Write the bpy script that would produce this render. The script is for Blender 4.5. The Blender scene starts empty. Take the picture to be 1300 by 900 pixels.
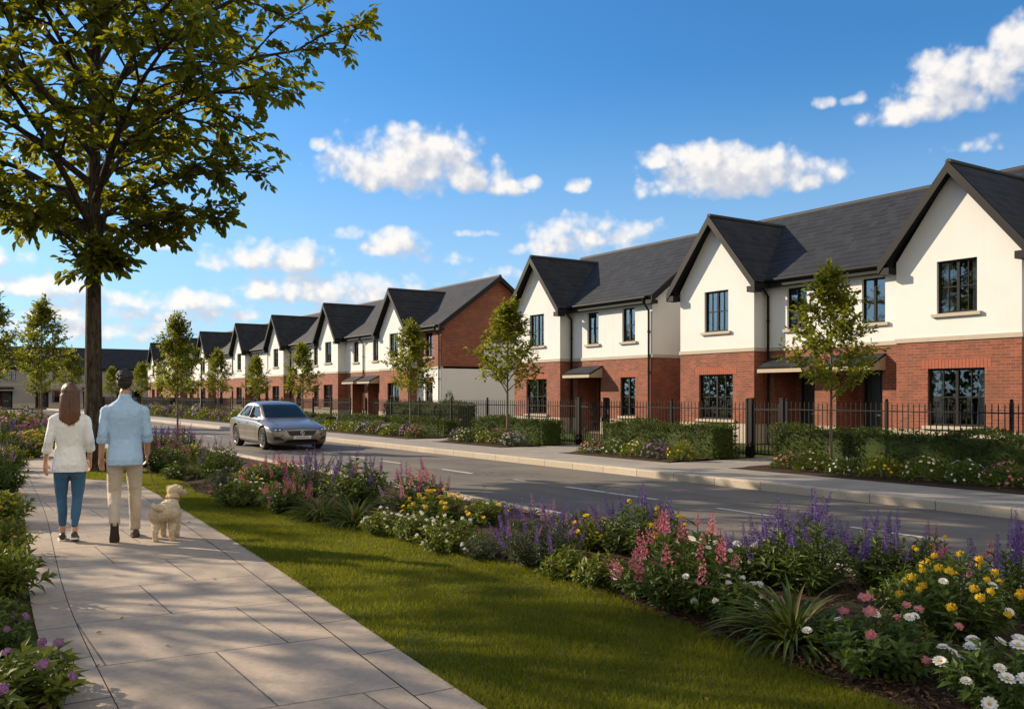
import bpy, math, random
import numpy as np
from mathutils import Vector, Matrix, Euler
from mathutils.bvhtree import BVHTree

PI = math.pi
SUN_POWER, SKY_POWER, EXPOSURE = 5.0, .08, .70
SUN_COL = (1.0, .805, .57)
SUN_ELEV, SUN_DX, SUN_DY = 25, -.56, .83
SKY_TINT = (.42, .92, 1.28)
CLOUD_LO, CLOUD_HI = (4.7, 4.9, 5.5), (7.9, 7.6, 7.2)
FILL_CLOUD = (8.6, 7.7, 6.3)
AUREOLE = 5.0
LOW_SKY = (4.7, 6.0, 7.5)
BIG_ROT = 1.256
HEADS = .74
THIN_KEEP = .24
FILL = 1.15
R = math.radians
rng = np.random.default_rng(7)
random.seed(7)
scene = bpy.context.scene
col = scene.collection

# ---------------------------------------------------------------- camera frame
TH = math.atan(750.0 / 1150.0)          # the street runs along +Y, the camera looks this far to the right of it
CT, ST = math.cos(TH), math.sin(TH)
FPX, EYE, HOR = 1150.0, 1.55, 502.0

def gp(px, py, z=0.0):
    """where a sight line through the photo meets the level z"""
    d = FPX * (EYE - z) / (py - HOR)
    xr = (px - 650.0) * d / FPX
    return (xr * CT + d * ST, d * CT - xr * ST)

def yat(px, X):
    """Y on the plane X for a photo column"""
    d = FPX * X / CT / (px + 100.0)
    return (d - X * ST) / CT

def dep(X, Y):
    return X * ST + Y * CT

# ---------------------------------------------------------------- mesh builder
class MB:
    def __init__(self):
        self.v, self.f, self.n = [], [], 0
    def add(self, V, F, m=0, smooth=False, uv=None):
        V = np.asarray(V, float).reshape(-1, 3)
        if isinstance(F, np.ndarray):
            self.f.append((F + self.n, m, smooth, uv))
        else:
            by = {}
            if uv is None:
                for f in F: by.setdefault(len(f), []).append(f)
                for k, fs in by.items():
                    self.f.append((np.array(fs, int) + self.n, m, smooth, None))
            else:
                k0 = 0
                for f in F:
                    self.f.append((np.array([f], int) + self.n, m, smooth, np.array(uv[k0:k0+len(f)], float)))
                    k0 += len(f)
        self.v.append(V); self.n += len(V)
        return self
    def arrays(self):
        return np.concatenate(self.v) if self.v else np.zeros((0, 3))
    def mesh(self, name, mats):
        me = bpy.data.meshes.new(name)
        V = self.arrays()
        me.vertices.add(len(V)); me.vertices.foreach_set('co', V.astype(np.float32).ravel())
        tot = np.concatenate([np.full(len(f), f.shape[1], np.int32) for f, *_ in self.f])
        idx = np.concatenate([f.ravel() for f, *_ in self.f]).astype(np.int32)
        mi = np.concatenate([np.full(len(f), m, np.int32) for f, m, *_ in self.f])
        sm = np.concatenate([np.full(len(f), s, bool) for f, m, s, u in self.f])
        st = np.concatenate([[0], np.cumsum(tot)[:-1]]).astype(np.int32)
        me.loops.add(len(idx)); me.loops.foreach_set('vertex_index', idx)
        me.polygons.add(len(tot)); me.polygons.foreach_set('loop_start', st); me.polygons.foreach_set('loop_total', tot)
        me.polygons.foreach_set('material_index', mi); me.polygons.foreach_set('use_smooth', sm)
        if any(u is not None for *_, u in self.f):
            uv = np.concatenate([u if u is not None else np.zeros((f.size, 2)) for f, m, s, u in self.f])
            l = me.uv_layers.new(name='UVMap'); l.data.foreach_set('uv', uv.astype(np.float32).ravel())
        if not isinstance(mats, (list, tuple)): mats = [mats]
        for m in mats: me.materials.append(m)
        me.update(calc_edges=True); me.validate()
        return me
    def objs(self, name, mats, parent=None):
        """one object for every connected run of pieces"""
        starts = np.cumsum([0] + [len(v) for v in self.v])
        bb = [(v.min(0) - .012, v.max(0) + .012) for v in self.v]; n = len(bb); par = list(range(n))
        def root(i):
            while par[i] != i: i = par[i]
            return i
        for i in range(n):
            for j in range(i):
                if (bb[i][0] <= bb[j][1]).all() and (bb[j][0] <= bb[i][1]).all(): par[root(i)] = root(j)
        owner = np.concatenate([np.full(len(v), root(i)) for i, v in enumerate(self.v)])
        chunk = np.concatenate([np.full(len(v), i) for i, v in enumerate(self.v)])
        out = []
        for r_ in sorted({root(i) for i in range(n)}):
            m = MB(); off = {}
            for i in range(n):
                if root(i) == r_: off[i] = m.n; m.v.append(self.v[i]); m.n += len(self.v[i])
            for F, mi, sm, uv in self.f:
                i = int(chunk[F.flat[0]])
                if i in off: m.f.append((F - starts[i] + off[i], mi, sm, uv))
            out.append(m.obj(name, mats, parent))
        return out
    def obj(self, name, mats, parent=None, loc=(0, 0, 0)):
        return link(name, self.mesh(name, mats), parent, loc)

def link(name, data, parent=None, loc=(0, 0, 0), rot=None, scale=None):
    o = bpy.data.objects.new(name, data); col.objects.link(o)
    o.location = loc
    if rot is not None: o.rotation_euler = rot
    if scale is not None: o.scale = scale
    if parent is not None: o.parent = parent
    return o

def tag(o, label=None, cat=None, group=None, kind=None):
    if label: o['label'] = label
    if cat: o['category'] = cat
    if group: o['group'] = group
    if kind: o['kind'] = kind
    return o

def thing(name, label, cat, loc=(0, 0, 0), rz=0.0, group=None, scale=None):
    o = link(name, None, None, loc, (0, 0, rz), scale)
    o.empty_display_size = 0.2
    return tag(o, label, cat, group)

def copy_tree(o, parent=None):
    c = o.copy(); col.objects.link(c); c.parent = parent
    for ch in list(o.children): copy_tree(ch, c)
    return c

BOXF = [(0, 3, 2, 1), (4, 5, 6, 7), (0, 1, 5, 4), (1, 2, 6, 5), (2, 3, 7, 6), (3, 0, 4, 7)]
def box(mb, x0, x1, y0, y1, z0, z1, m=0, uvscale=None):
    V = np.array([(x0,y0,z0),(x1,y0,z0),(x1,y1,z0),(x0,y1,z0),(x0,y0,z1),(x1,y0,z1),(x1,y1,z1),(x0,y1,z1)], float)
    if uvscale is None:
        mb.add(V, BOXF, m)
    else:
        for f in BOXF:
            P = V[list(f)]; n = np.abs(np.cross(P[1]-P[0], P[2]-P[0])); a = int(np.argmax(n))
            uv = P[:, [1, 2]] if a == 0 else (P[:, [0, 2]] if a == 1 else P[:, [1, 0]])
            mb.add(P, [(0,1,2,3)], m, False, uv * uvscale)
    return mb

def obox(mb, c, ax, ay, az, m=0):
    """box about c with half-axis vectors"""
    c, ax, ay, az = [np.array(q, float) for q in (c, ax, ay, az)]
    s = [(-1,-1,-1),(1,-1,-1),(1,1,-1),(-1,1,-1),(-1,-1,1),(1,-1,1),(1,1,1),(-1,1,1)]
    return mb.add([c + a*ax + b*ay + d*az for a, b, d in s], BOXF, m)

def bar(mb, p0, p1, w, h, m=0, up=(0, 0, 1)):
    p0, p1, up = [np.array(q, float) for q in (p0, p1, up)]
    d = p1 - p0; L = np.linalg.norm(d); d /= L
    s = np.cross(d, up); s /= np.linalg.norm(s) + 1e-9; u = np.cross(s, d)
    return obox(mb, (p0+p1)/2, d*L/2, s*w/2, u*h/2, m)

def unit(v):
    v = np.asarray(v, float); return v / (np.linalg.norm(v, axis=-1, keepdims=True) + 1e-9)

def tube(mb, pts, rad, seg=8, m=0, smooth=True, flat=None, cap=True):
    pts = np.asarray(pts, float); n = len(pts)
    rad = np.broadcast_to(np.asarray(rad, float), (n,)) if np.ndim(rad) < 2 else np.asarray(rad)
    T = np.gradient(pts, axis=0); T = unit(T)
    ref = np.array([0, 0, 1.0]) if abs(T[0][2]) < 0.9 else np.array([1.0, 0, 0])
    V = []
    a = np.arange(seg) * 2 * PI / seg
    U = ref
    for i in range(n):
        S = np.cross(T[i], U); S /= np.linalg.norm(S) + 1e-9
        U = np.cross(S, T[i])
        fx, fy = flat if flat else (1, 1)
        V.append(pts[i] + rad[i] * (np.outer(np.cos(a) * fx, S) + np.outer(np.sin(a) * fy, U)))
    V = np.concatenate(V)
    i, j = np.meshgrid(np.arange(n - 1), np.arange(seg), indexing='ij')
    k = (j + 1) % seg
    F = np.stack([i*seg+j, i*seg+k, (i+1)*seg+k, (i+1)*seg+j], -1).reshape(-1, 4)
    mb.add(V, F, m, smooth)
    if cap:
        mb.add(V[-seg:], [tuple(range(seg))], m); mb.add(V[:seg], [tuple(range(seg))[::-1]], m)
    return mb

def capsule(mb, p0, p1, r0, r1, seg=14, flat=None, m=0):
    p0, p1 = np.array(p0, float), np.array(p1, float)
    d = p1 - p0; L = np.linalg.norm(d) + 1e-9; d = d / L
    pts, rad = [], []
    for k in range(4):
        a = -PI/2 + k * PI/2 / 4 + 0.06
        pts.append(p0 + d * r0 * math.sin(a)); rad.append(r0 * math.cos(a))
    pts.append(p0); rad.append(r0)
    pts.append(p1); rad.append(r1)
    for k in range(1, 5):
        a = k * PI/2 / 4 - 0.06
        pts.append(p1 + d * r1 * math.sin(a)); rad.append(r1 * math.cos(a))
    return tube(mb, pts, rad, seg, m, True, flat)

def ellipsoid(mb, c, r, rot=None, seg=20, m=0, smooth=True, lat=12):
    V, F = [], []
    for i in range(lat + 1):
        a = -PI/2 + (i + 1e-3) * PI / (lat + 2e-3)
        for j in range(seg):
            b = j * 2 * PI / seg
            V.append((math.cos(a)*math.cos(b)*r[0], math.cos(a)*math.sin(b)*r[1], math.sin(a)*r[2]))
    for i in range(lat):
        for j in range(seg):
            k = (j+1) % seg
            F.append((i*seg+j, i*seg+k, (i+1)*seg+k, (i+1)*seg+j))
    V = np.array(V)
    if rot is not None: V = V @ np.array(Euler(rot).to_matrix()).T
    mb.add(V + np.array(c), np.array(F), m, smooth)
    return mb

def loft(mb, rings, seg=28, p=2.4, m=0):
    """stack of horizontal superellipses (cx, cy, z, rx, ry), closed"""
    V = []
    for cx, cy, z, rx, ry in rings:
        for j in range(seg):
            a = j * 2 * PI / seg; c, s = math.cos(a), math.sin(a)
            V.append((cx + rx * math.copysign(abs(c)**(2/p), c), cy + ry * math.copysign(abs(s)**(2/p), s), z))
    n = len(rings); F = []
    for i in range(n - 1):
        for j in range(seg):
            k = (j+1) % seg
            F.append((i*seg+j, i*seg+k, (i+1)*seg+k, (i+1)*seg+j))
    mb.add(V, np.array(F), m, True)
    mb.add(V[-seg:], [tuple(range(seg))], m); mb.add(V[:seg], [tuple(range(seg))[::-1]], m)
    return mb

def remeshed(mb, name, mats, voxel, smooth=4, parent=None, disp=None, loc=(0, 0, 0)):
    """one continuous skin over overlapping closed shapes"""
    o = mb.obj(name + '_raw', mats)
    r = o.modifiers.new('r', 'REMESH'); r.mode = 'VOXEL'; r.voxel_size = voxel; r.use_smooth_shade = True
    if smooth:
        s = o.modifiers.new('s', 'SMOOTH'); s.factor = 0.5; s.iterations = smooth
    for d in (disp or []):
        t = bpy.data.textures.new(name + 'tex', 'CLOUDS'); t.noise_scale = d[0]; t.noise_depth = 3
        m = o.modifiers.new('d', 'DISPLACE'); m.texture = t; m.strength = d[1]; m.mid_level = 0.5; m.texture_coords = 'LOCAL'
    dg = bpy.context.evaluated_depsgraph_get(); dg.update()
    me = bpy.data.meshes.new_from_object(o.evaluated_get(dg))
    me.name = name
    if not isinstance(mats, (list, tuple)): mats = [mats]
    me.materials.clear()
    for m in mats: me.materials.append(m)
    raw = o.data; bpy.data.objects.remove(o); bpy.data.meshes.remove(raw)
    me.polygons.foreach_set('use_smooth', np.ones(len(me.polygons), bool))
    return link(name, me, parent, loc)

# ---------------------------------------------------------------- leaf cards with folds
LEAF_V = np.array([(0,0,0),(-.5,.42,.10),(.5,.42,.10),(0,.5,-.02),(0,1,-.14)], float)
LEAF_F = np.array([(0,3,1),(0,2,3),(1,3,4),(3,2,4)], int)
OVAL_V = np.array([(0,.5,-.03),(0,0,0),(.34,.2,.05),(.47,.48,.07),(.31,.78,.0),(0,1,-.12),(-.31,.78,.0),(-.47,.48,.07),(-.34,.2,.05)], float)
OVAL_F = np.array([(0,k,k % 8 + 1) for k in range(1, 9)], int)
PETAL_V = np.array([(-.12,0,0),(.12,0,0),(-.40,.5,.06),(.40,.5,.06),(-.36,.85,.02),(.36,.85,.02),(0,1,-.04)], float)
STRAP_V = np.array([(-.35,0,0),(.35,0,0),(-.5,.35,.0),(.5,.35,.0),(-.38,.7,-.12),(.38,.7,-.12),(0,1,-.38)], float)
STRAP_F = np.array([(0,1,3),(0,3,2),(2,3,5),(2,5,4),(4,5,6)], int)
BLADE_V = np.array([(-.5,0,0),(.5,0,0),(-.32,.55,.0),(.32,.55,.0),(0,1,-.2)], float)
BLADE_F = np.array([(0,1,3),(0,3,2),(2,3,4)], int)

def cards(mb, P, D, N, L, W, tv=LEAF_V, tf=LEAF_F, m=0):
    P = np.asarray(P, float); n = len(P)
    if n == 0: return mb
    D = unit(D); N = np.asarray(N, float)
    S = unit(np.cross(D, N)); N = np.cross(S, D)
    L = np.broadcast_to(np.asarray(L, float), (n,))[:, None, None]; W = np.broadcast_to(np.asarray(W, float), (n,))[:, None, None]
    t = tv[None]
    V = P[:, None] + t[..., 0:1]*W*S[:, None] + t[..., 1:2]*L*D[:, None] + t[..., 2:3]*L*N[:, None]
    F = (tf[None] + (np.arange(n) * len(tv))[:, None, None]).reshape(-1, 3)
    mb.add(V.reshape(-1, 3), F, m, False)
    return mb

def rdir(n, g=rng):
    return unit(g.normal(size=(n, 3)))

# ---------------------------------------------------------------- materials
def nmat(name):
    m = bpy.data.materials.new(name); m.use_nodes = True
    nt = m.node_tree; nt.nodes.clear()
    out = nt.nodes.new('ShaderNodeOutputMaterial')
    return m, nt, out

class NT:
    """small helper for node graphs"""
    def __init__(self, nt): self.nt = nt
    def n(self, t, **kw):
        nd = self.nt.nodes.new(t)
        for k, v in kw.items(): setattr(nd, k, v)
        return nd
    def set(self, sock, v):
        if hasattr(v, 'is_linked') or hasattr(v, 'links'): self.nt.links.new(v, sock)
        else: sock.default_value = v
    def math(self, op, a, b=0.0, c=0.0, clamp=False):
        nd = self.n('ShaderNodeMath', operation=op); nd.use_clamp = clamp
        for i, v in enumerate((a, b, c)):
            self.set(nd.inputs[i], v)
        return nd.outputs[0]
    def mix(self, f, a, b, blend='MIX'):
        nd = self.n('ShaderNodeMix', data_type='RGBA', blend_type=blend); nd.clamp_factor = True
        self.set(nd.inputs[0], f)
        for s, v in ((nd.inputs[6], a), (nd.inputs[7], b)):
            if isinstance(v, tuple): s.default_value = (*v[:3], 1)
            else: self.set(s, v)
        return nd.outputs[2]
    def noise(self, vec, scale, detail=4, rough=.55, dist=0.0):
        nd = self.n('ShaderNodeTexNoise')
        if vec is not None: self.nt.links.new(vec, nd.inputs['Vector'])
        nd.inputs['Scale'].default_value = scale; nd.inputs['Detail'].default_value = detail
        nd.inputs['Roughness'].default_value = rough; nd.inputs['Distortion'].default_value = dist
        return nd.outputs[0]
    def ramp(self, f, stops):
        nd = self.n('ShaderNodeValToRGB'); e = nd.color_ramp.elements
        while len(e) < len(stops): e.new(0.5)
        for el, (p, c) in zip(e, stops):
            el.position = p; el.color = (*c, 1) if isinstance(c, tuple) else (c, c, c, 1)
        self.set(nd.inputs[0], f)
        return nd.outputs[0]
    def mapr(self, v, a, b, c=0.0, d=1.0, smooth=True):
        nd = self.n('ShaderNodeMapRange'); nd.clamp = True
        if smooth: nd.interpolation_type = 'SMOOTHSTEP'
        self.set(nd.inputs[0], v)
        for i, q in enumerate((a, b, c, d)): nd.inputs[i+1].default_value = q
        return nd.outputs[0]
    def bump(self, h, strength=.3, dist=.01):
        nd = self.n('ShaderNodeBump'); nd.inputs['Strength'].default_value = strength; nd.inputs['Distance'].default_value = dist
        self.set(nd.inputs['Height'], h); return nd.outputs[0]
    def coord(self, which='Object'):
        return self.n('ShaderNodeTexCoord').outputs[which]
    def geo(self, which):
        return self.n('ShaderNodeNewGeometry').outputs[which]
    def bsdf(self, out, color, rough=.6, normal=None, **kw):
        b = self.n('ShaderNodeBsdfPrincipled')
        if isinstance(color, tuple): b.inputs['Base Color'].default_value = (*color[:3], 1)
        else: self.nt.links.new(color, b.inputs['Base Color'])
        self.set(b.inputs['Roughness'], rough)
        if normal is not None: self.nt.links.new(normal, b.inputs['Normal'])
        for k, v in kw.items():
            self.set(b.inputs[k.replace('_', ' ')], v)
        if out is not None: self.nt.links.new(b.outputs[0], out.inputs[0])
        return b

def m_plain(name, c, rough=.5, var=.12, scale=6.0, bump=.0, **kw):
    m, nt, out = nmat(name); h = NT(nt)
    n = h.noise(h.coord('Object'), scale, 5)
    c1 = tuple(x*(1-var) for x in c); c2 = tuple(min(1, x*(1+var)) for x in c)
    cc = h.mix(n, c1, c2)
    nm = h.bump(h.noise(h.coord('Object'), scale*8, 4), bump, .004) if bump else None
    h.bsdf(out, cc, rough, nm, **kw)
    return m

def m_leaf(name, dark, light, trans=.35, rough=.45, tip=None):
    m, nt, out = nmat(name); h = NT(nt)
    r = h.geo('Random Per Island')
    c = h.mix(r, dark, light)
    n = h.noise(h.geo('Position'), 1.3, 2)
    c = h.mix(h.mapr(n, .35, .7, 0, .4), c, tuple(x*.75 for x in dark))
    if tip: c = h.mix(h.mapr(r, .9, .97), c, tip)
    b = h.bsdf(None, c, rough, None, Specular_IOR_Level=.25)
    t = h.n('ShaderNodeBsdfTranslucent')
    tc = h.mix(.5, c, (light[0]*1.5, light[1]*1.35, light[2]*.5))
    nt.links.new(tc, t.inputs[0])
    mx = h.n('ShaderNodeMixShader'); mx.inputs[0].default_value = trans
    nt.links.new(b.outputs[0], mx.inputs[1]); nt.links.new(t.outputs[0], mx.inputs[2])
    nt.links.new(mx.outputs[0], out.inputs[0])
    return m

def m_petal(name, c, c2=None, trans=.25):
    m, nt, out = nmat(name); h = NT(nt)
    r = h.geo('Random Per Island')
    o = h.n('ShaderNodeObjectInfo').outputs['Random']
    f = h.math('MULTIPLY_ADD', r, .5, h.math('MULTIPLY', o, .5))
    cc = h.mix(f, c, c2 or tuple(x*.6 for x in c))
    b = h.bsdf(None, cc, .6, None, Specular_IOR_Level=.2)
    t = h.n('ShaderNodeBsdfTranslucent'); nt.links.new(cc, t.inputs[0])
    mx = h.n('ShaderNodeMixShader'); mx.inputs[0].default_value = trans
    nt.links.new(b.outputs[0], mx.inputs[1]); nt.links.new(t.outputs[0], mx.inputs[2])
    nt.links.new(mx.outputs[0], out.inputs[0])
    return m

def m_brick(name, c1, c2, mortar):
    m, nt, out = nmat(name); h = NT(nt)
    uv = h.coord('UV')
    b = h.n('ShaderNodeTexBrick')
    nt.links.new(uv, b.inputs['Vector'])
    b.inputs['Scale'].default_value = 1; b.inputs['Brick Width'].default_value = .225; b.inputs['Row Height'].default_value = .075
    b.inputs['Mortar Size'].default_value = .007; b.inputs['Mortar Smooth'].default_value = .25; b.inputs['Bias'].default_value = -.1
    b.inputs['Color1'].default_value = (*c1, 1); b.inputs['Color2'].default_value = (*c2, 1); b.inputs['Mortar'].default_value = (*mortar, 1)
    n = h.noise(uv, 2.1, 6, .65); n2 = h.noise(uv, 30, 4)
    c = h.mix(h.mapr(n, .38, .68, 0, .6), b.outputs[0], (.085, .036, .020))
    n3 = h.noise(uv, .55, 4, .6); c = h.mix(h.mapr(n3, .45, .72, 0, .5), c, (.13, .058, .030))
    c = h.mix(h.mapr(n2, .3, .8, 0, .35), c, tuple(min(1, x*1.35) for x in c2))
    hh = h.math('MULTIPLY_ADD', n2, .35, h.math('SUBTRACT', 1.0, b.outputs[1]))
    h.bsdf(out, c, .85, h.bump(hh, .5, .012))
    return m

def m_roof(name):
    m, nt, out = nmat(name); h = NT(nt)
    uv = h.coord('UV')
    sx = h.n('ShaderNodeSeparateXYZ'); nt.links.new(uv, sx.inputs[0])
    b = h.n('ShaderNodeTexBrick'); nt.links.new(uv, b.inputs['Vector'])
    b.inputs['Scale'].default_value = 1; b.inputs['Brick Width'].default_value = .33; b.inputs['Row Height'].default_value = .27
    b.inputs['Mortar Size'].default_value = .006; b.inputs['Mortar Smooth'].default_value = .3
    b.inputs['Color1'].default_value = (.011, .014, .020, 1); b.inputs['Color2'].default_value = (.024, .028, .037, 1); b.inputs['Mortar'].default_value = (.008, .009, .011, 1)
    row = h.math('FRACT', h.math('DIVIDE', sx.outputs[1], .27))
    n = h.noise(uv, 1.6, 6); n2 = h.noise(uv, 26, 4)
    c = h.mix(h.mapr(n, .35, .75, 0, .5), b.outputs[0], (.012, .014, .018))
    c = h.mix(h.mapr(row, .82, 1.0, 0, .8), c, (.050, .055, .066))
    c = h.mix(h.mapr(n2, .58, .8, 0, .35), c, (.05, .052, .055))
    hh = h.math('MULTIPLY_ADD', row, -1.0, h.math('MULTIPLY_ADD', n2, .12, h.math('MULTIPLY', b.outputs[1], -.4)))
    h.bsdf(out, c, .7, h.bump(hh, .9, .03), Specular_IOR_Level=.22)
    return m

def m_render(name, c):
    m, nt, out = nmat(name); h = NT(nt)
    p = h.geo('Position')
    n = h.noise(p, .7, 7, .65); n2 = h.noise(p, 60, 4)
    mp = h.n('ShaderNodeMapping'); nt.links.new(p, mp.inputs[0]); mp.inputs['Scale'].default_value = (2.2, 2.2, .22)
    st = h.noise(mp.outputs[0], 1.2, 6, .6)
    cc = h.mix(h.mapr(n, .38, .75, 0, .35), c, tuple(x*.84 for x in c))
    cc = h.mix(h.mapr(st, .55, .8, 0, .25), cc, (c[0]*.74, c[1]*.70, c[2]*.64))
    h.bsdf(out, cc, .9, h.bump(n2, .25, .004))
    return m

def m_slab(name, c1, c2, rows, cols, jw=.008, joint=(.05, .045, .04), stain=.5, bumpd=.004, offs=0.5):
    """paving with joints from UV in metres: rows (along v) and cols (along u)"""
    m, nt, out = nmat(name); h = NT(nt)
    uv = h.coord('UV'); pos = h.geo('Position')
    b = h.n('ShaderNodeTexBrick'); nt.links.new(uv, b.inputs['Vector'])
    b.offset = offs
    b.inputs['Scale'].default_value = 1; b.inputs['Brick Width'].default_value = cols; b.inputs['Row Height'].default_value = rows
    b.inputs['Mortar Size'].default_value = jw; b.inputs['Mortar Smooth'].default_value = .4
    b.inputs['Color1'].default_value = (*c1, 1); b.inputs['Color2'].default_value = (*c2, 1); b.inputs['Mortar'].default_value = (*joint, 1)
    n = h.noise(pos, .9, 7, .65); n2 = h.noise(pos, 130, 3); n3 = h.noise(pos, 5, 6, .7)
    c = h.mix(h.mapr(n, .35, .72, 0, stain), b.outputs[0], tuple(x*.62 for x in c1))
    c = h.mix(h.mapr(n3, .55, .75, 0, .35), c, tuple(x*.7 for x in c2))
    n4 = h.noise(pos, 22, 6, .75)
    c = h.mix(h.mapr(n4, .50, .66, 0, .45), c, tuple(x*.60 for x in c1))
    c = h.mix(h.mapr(n4, .47, .33, 0, .35), c, tuple(min(1, x*1.22) for x in c2))
    c = h.mix(h.mapr(n2, .55, .75, 0, .5), c, tuple(min(1, x*1.35) for x in c2))
    c = h.mix(h.mapr(n2, .44, .28, 0, .3), c, tuple(x*.5 for x in c2))
    hh = h.math('MULTIPLY_ADD', n2, .3, h.math('SUBTRACT', 1.0, b.outputs[1]))
    h.bsdf(out, c, .8, h.bump(hh, .6, bumpd))
    return m

def m_ground(name, cols, scale, bump=.5, bscale=60, dist=.02, rough=.95):
    m, nt, out = nmat(name); h = NT(nt)
    p = h.geo('Position')
    n = h.noise(p, scale, 8, .65); n2 = h.noise(p, scale*14, 6, .7)
    f = h.math('MULTIPLY_ADD', n2, .5, h.math('MULTIPLY', n, .55))
    k = len(cols)
    c = h.ramp(f, [(.3 + .45*i/(k-1), q) for i, q in enumerate(cols)])
    h.bsdf(out, c, rough, h.bump(h.noise(p, bscale, 6, .7), bump, dist), Specular_IOR_Level=.2)
    return m

def m_asphalt():
    m, nt, out = nmat('asphalt'); h = NT(nt)
    p = h.geo('Position')
    n = h.noise(p, .35, 7, .6); n2 = h.noise(p, 150, 3, .7)
    mp = h.n('ShaderNodeMapping'); nt.links.new(p, mp.inputs[0]); mp.inputs['Scale'].default_value = (1.3, .12, 1)
    tr = h.noise(mp.outputs[0], 1.1, 5, .6)
    c = h.mix(h.mapr(n, .35, .7), (.105, .093, .080), (.150, .132, .113))
    c = h.mix(h.mapr(tr, .45, .7, 0, .6), c, (.080, .072, .063))
    c = h.mix(h.mapr(n2, .56, .72, 0, .6), c, (.25, .225, .195))
    vz = h.n('ShaderNodeTexVoronoi'); vz.feature = 'DISTANCE_TO_EDGE'
    wp = h.n('ShaderNodeVectorMath', operation='ADD')
    nn = h.n('ShaderNodeTexNoise'); nt.links.new(p, nn.inputs['Vector']); nn.inputs['Scale'].default_value = 1.4; nn.inputs['Detail'].default_value = 5
    nt.links.new(p, wp.inputs[0]); nt.links.new(nn.outputs['Color'], wp.inputs[1])
    nt.links.new(wp.outputs[0], vz.inputs['Vector']); vz.inputs['Scale'].default_value = .22
    crack = h.mapr(vz.outputs[0], .004, .0, 0, .7)
    c = h.mix(crack, c, (.018, .018, .018))
    h.bsdf(out, c, h.mapr(n, .3, .7, .7, .9), h.bump(n2, .55, .006), Specular_IOR_Level=.35)
    return m

def m_glass(name, tint=(.9, .95, 1.0)):
    m, nt, out = nmat(name); h = NT(nt)
    fr = h.n('ShaderNodeFresnel'); fr.inputs['IOR'].default_value = 1.65
    bn = h.bump(h.noise(h.geo('Position'), .9, 1), .02, .01); nt.links.new(bn, fr.inputs['Normal'])
    tr = h.n('ShaderNodeBsdfTransparent'); tr.inputs[0].default_value = (*[x*.80 for x in tint], 1)
    gl = h.n('ShaderNodeBsdfGlossy'); gl.inputs['Roughness'].default_value = .012; gl.inputs[0].default_value = (*tint, 1)
    nt.links.new(bn, gl.inputs['Normal'])
    mx = h.n('ShaderNodeMixShader')
    f = h.math('MULTIPLY_ADD', fr.outputs[0], .85, .035, clamp=True)
    nt.links.new(f, mx.inputs[0]); nt.links.new(tr.outputs[0], mx.inputs[1]); nt.links.new(gl.outputs[0], mx.inputs[2])
    nt.links.new(mx.outputs[0], out.inputs[0])
    return m

def m_bark(name, c1, c2):
    m, nt, out = nmat(name); h = NT(nt)
    p = h.coord('Object')
    mp = h.n('ShaderNodeMapping'); nt.links.new(p, mp.inputs[0]); mp.inputs['Scale'].default_value = (9, 9, 1.8)
    n = h.noise(mp.outputs[0], 2.2, 8, .68, 1.0); n2 = h.noise(p, 40, 5)
    c = h.mix(h.mapr(n, .36, .66), c1, c2)
    h.bsdf(out, c, .9, h.bump(h.math('MULTIPLY_ADD', n2, .3, n), 1.0, .04), Specular_IOR_Level=.15)
    return m

M = {}
M['brick'] = m_brick('red_brick', (.135, .034, .020), (.285, .072, .037), (.235, .175, .125))
M['brick_soldier'] = m_plain('soldier_brick', (.30, .085, .045), .85, .35, 9, .4)
M['render'] = m_render('white_render', (.64, .638, .635))
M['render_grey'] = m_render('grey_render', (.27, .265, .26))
M['stone'] = m_plain('cast_stone', (.40, .35, .28), .85, .15, 5, .3)
M['roof'] = m_roof('slate_tiles')
M['anthracite'] = m_plain('anthracite_paint', (.0095, .010, .011), .6, .2, 4, .05, Specular_IOR_Level=.2)
M['ridge'] = m_plain('ridge_tile', (.018, .020, .024), .7, .2, 6, .2)
M['black_metal'] = m_plain('black_iron', (.006, .006, .007), .6, .3, 8, .1, Specular_IOR_Level=.2)
M['glass'] = m_glass('window_glass')
M['door'] = m_plain('door_paint', (.022, .026, .030), .38, .15, 3)
M['metal'] = m_plain('brushed_steel', (.55, .54, .52), .3, .1, 20, 0, Metallic=1.0)
M['curtain'] = m_plain('curtain_cloth', (.74, .72, .68), .9, .1, 10)
M['wood'] = m_plain('pale_fascia', (.36, .29, .21), .6, .15, 7)
M['floor'] = m_plain('house_floor', (.12, .09, .07), .8)
M['asphalt'] = m_asphalt()
M['paint'] = m_plain('road_paint', (.46, .45, .42), .75, .3, 14, .2)
M['pave'] = m_slab('pavement_slab', (.235, .215, .19), (.285, .26, .23), .9, .62, .006)
M['path'] = m_slab('path_slab', (.325, .265, .21), (.39, .32, .255), 2.05, 1.22, .009, offs=.0)
M['edging'] = m_slab('edging_slab', (.30, .247, .195), (.365, .302, .24), .82, 3.0, .009)
M['kerb'] = m_slab('kerb_stone', (.36, .31, .245), (.43, .37, .295), 1.02, 3.0, .008, stain=.35)
M['soil'] = m_ground('bark_soil', [(.018, .011, .007), (.045, .027, .016), (.085, .052, .032)], 3.0, 1.0, 55, .03)
M['chips'] = m_leaf('bark_chip', (.030, .017, .010), (.115, .068, .040), 0.0, .9)
M['lawn'] = m_ground('turf', [(.030, .044, .008), (.052, .072, .012), (.076, .092, .018)], 1.2, 1.0, 90, .03)
M['terrain'] = m_ground('rough_grass', [(.030, .045, .014), (.050, .066, .020), (.080, .085, .032)], .15, .8, 20, .05)
M['blade'] = m_leaf('grass_blade', (.060, .092, .004), (.195, .212, .012), .5, .5, (.17, .15, .05))
M['leaf_big'] = m_leaf('broad_leaf', (.052, .080, .008), (.215, .232, .018), .60, .38)
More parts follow.
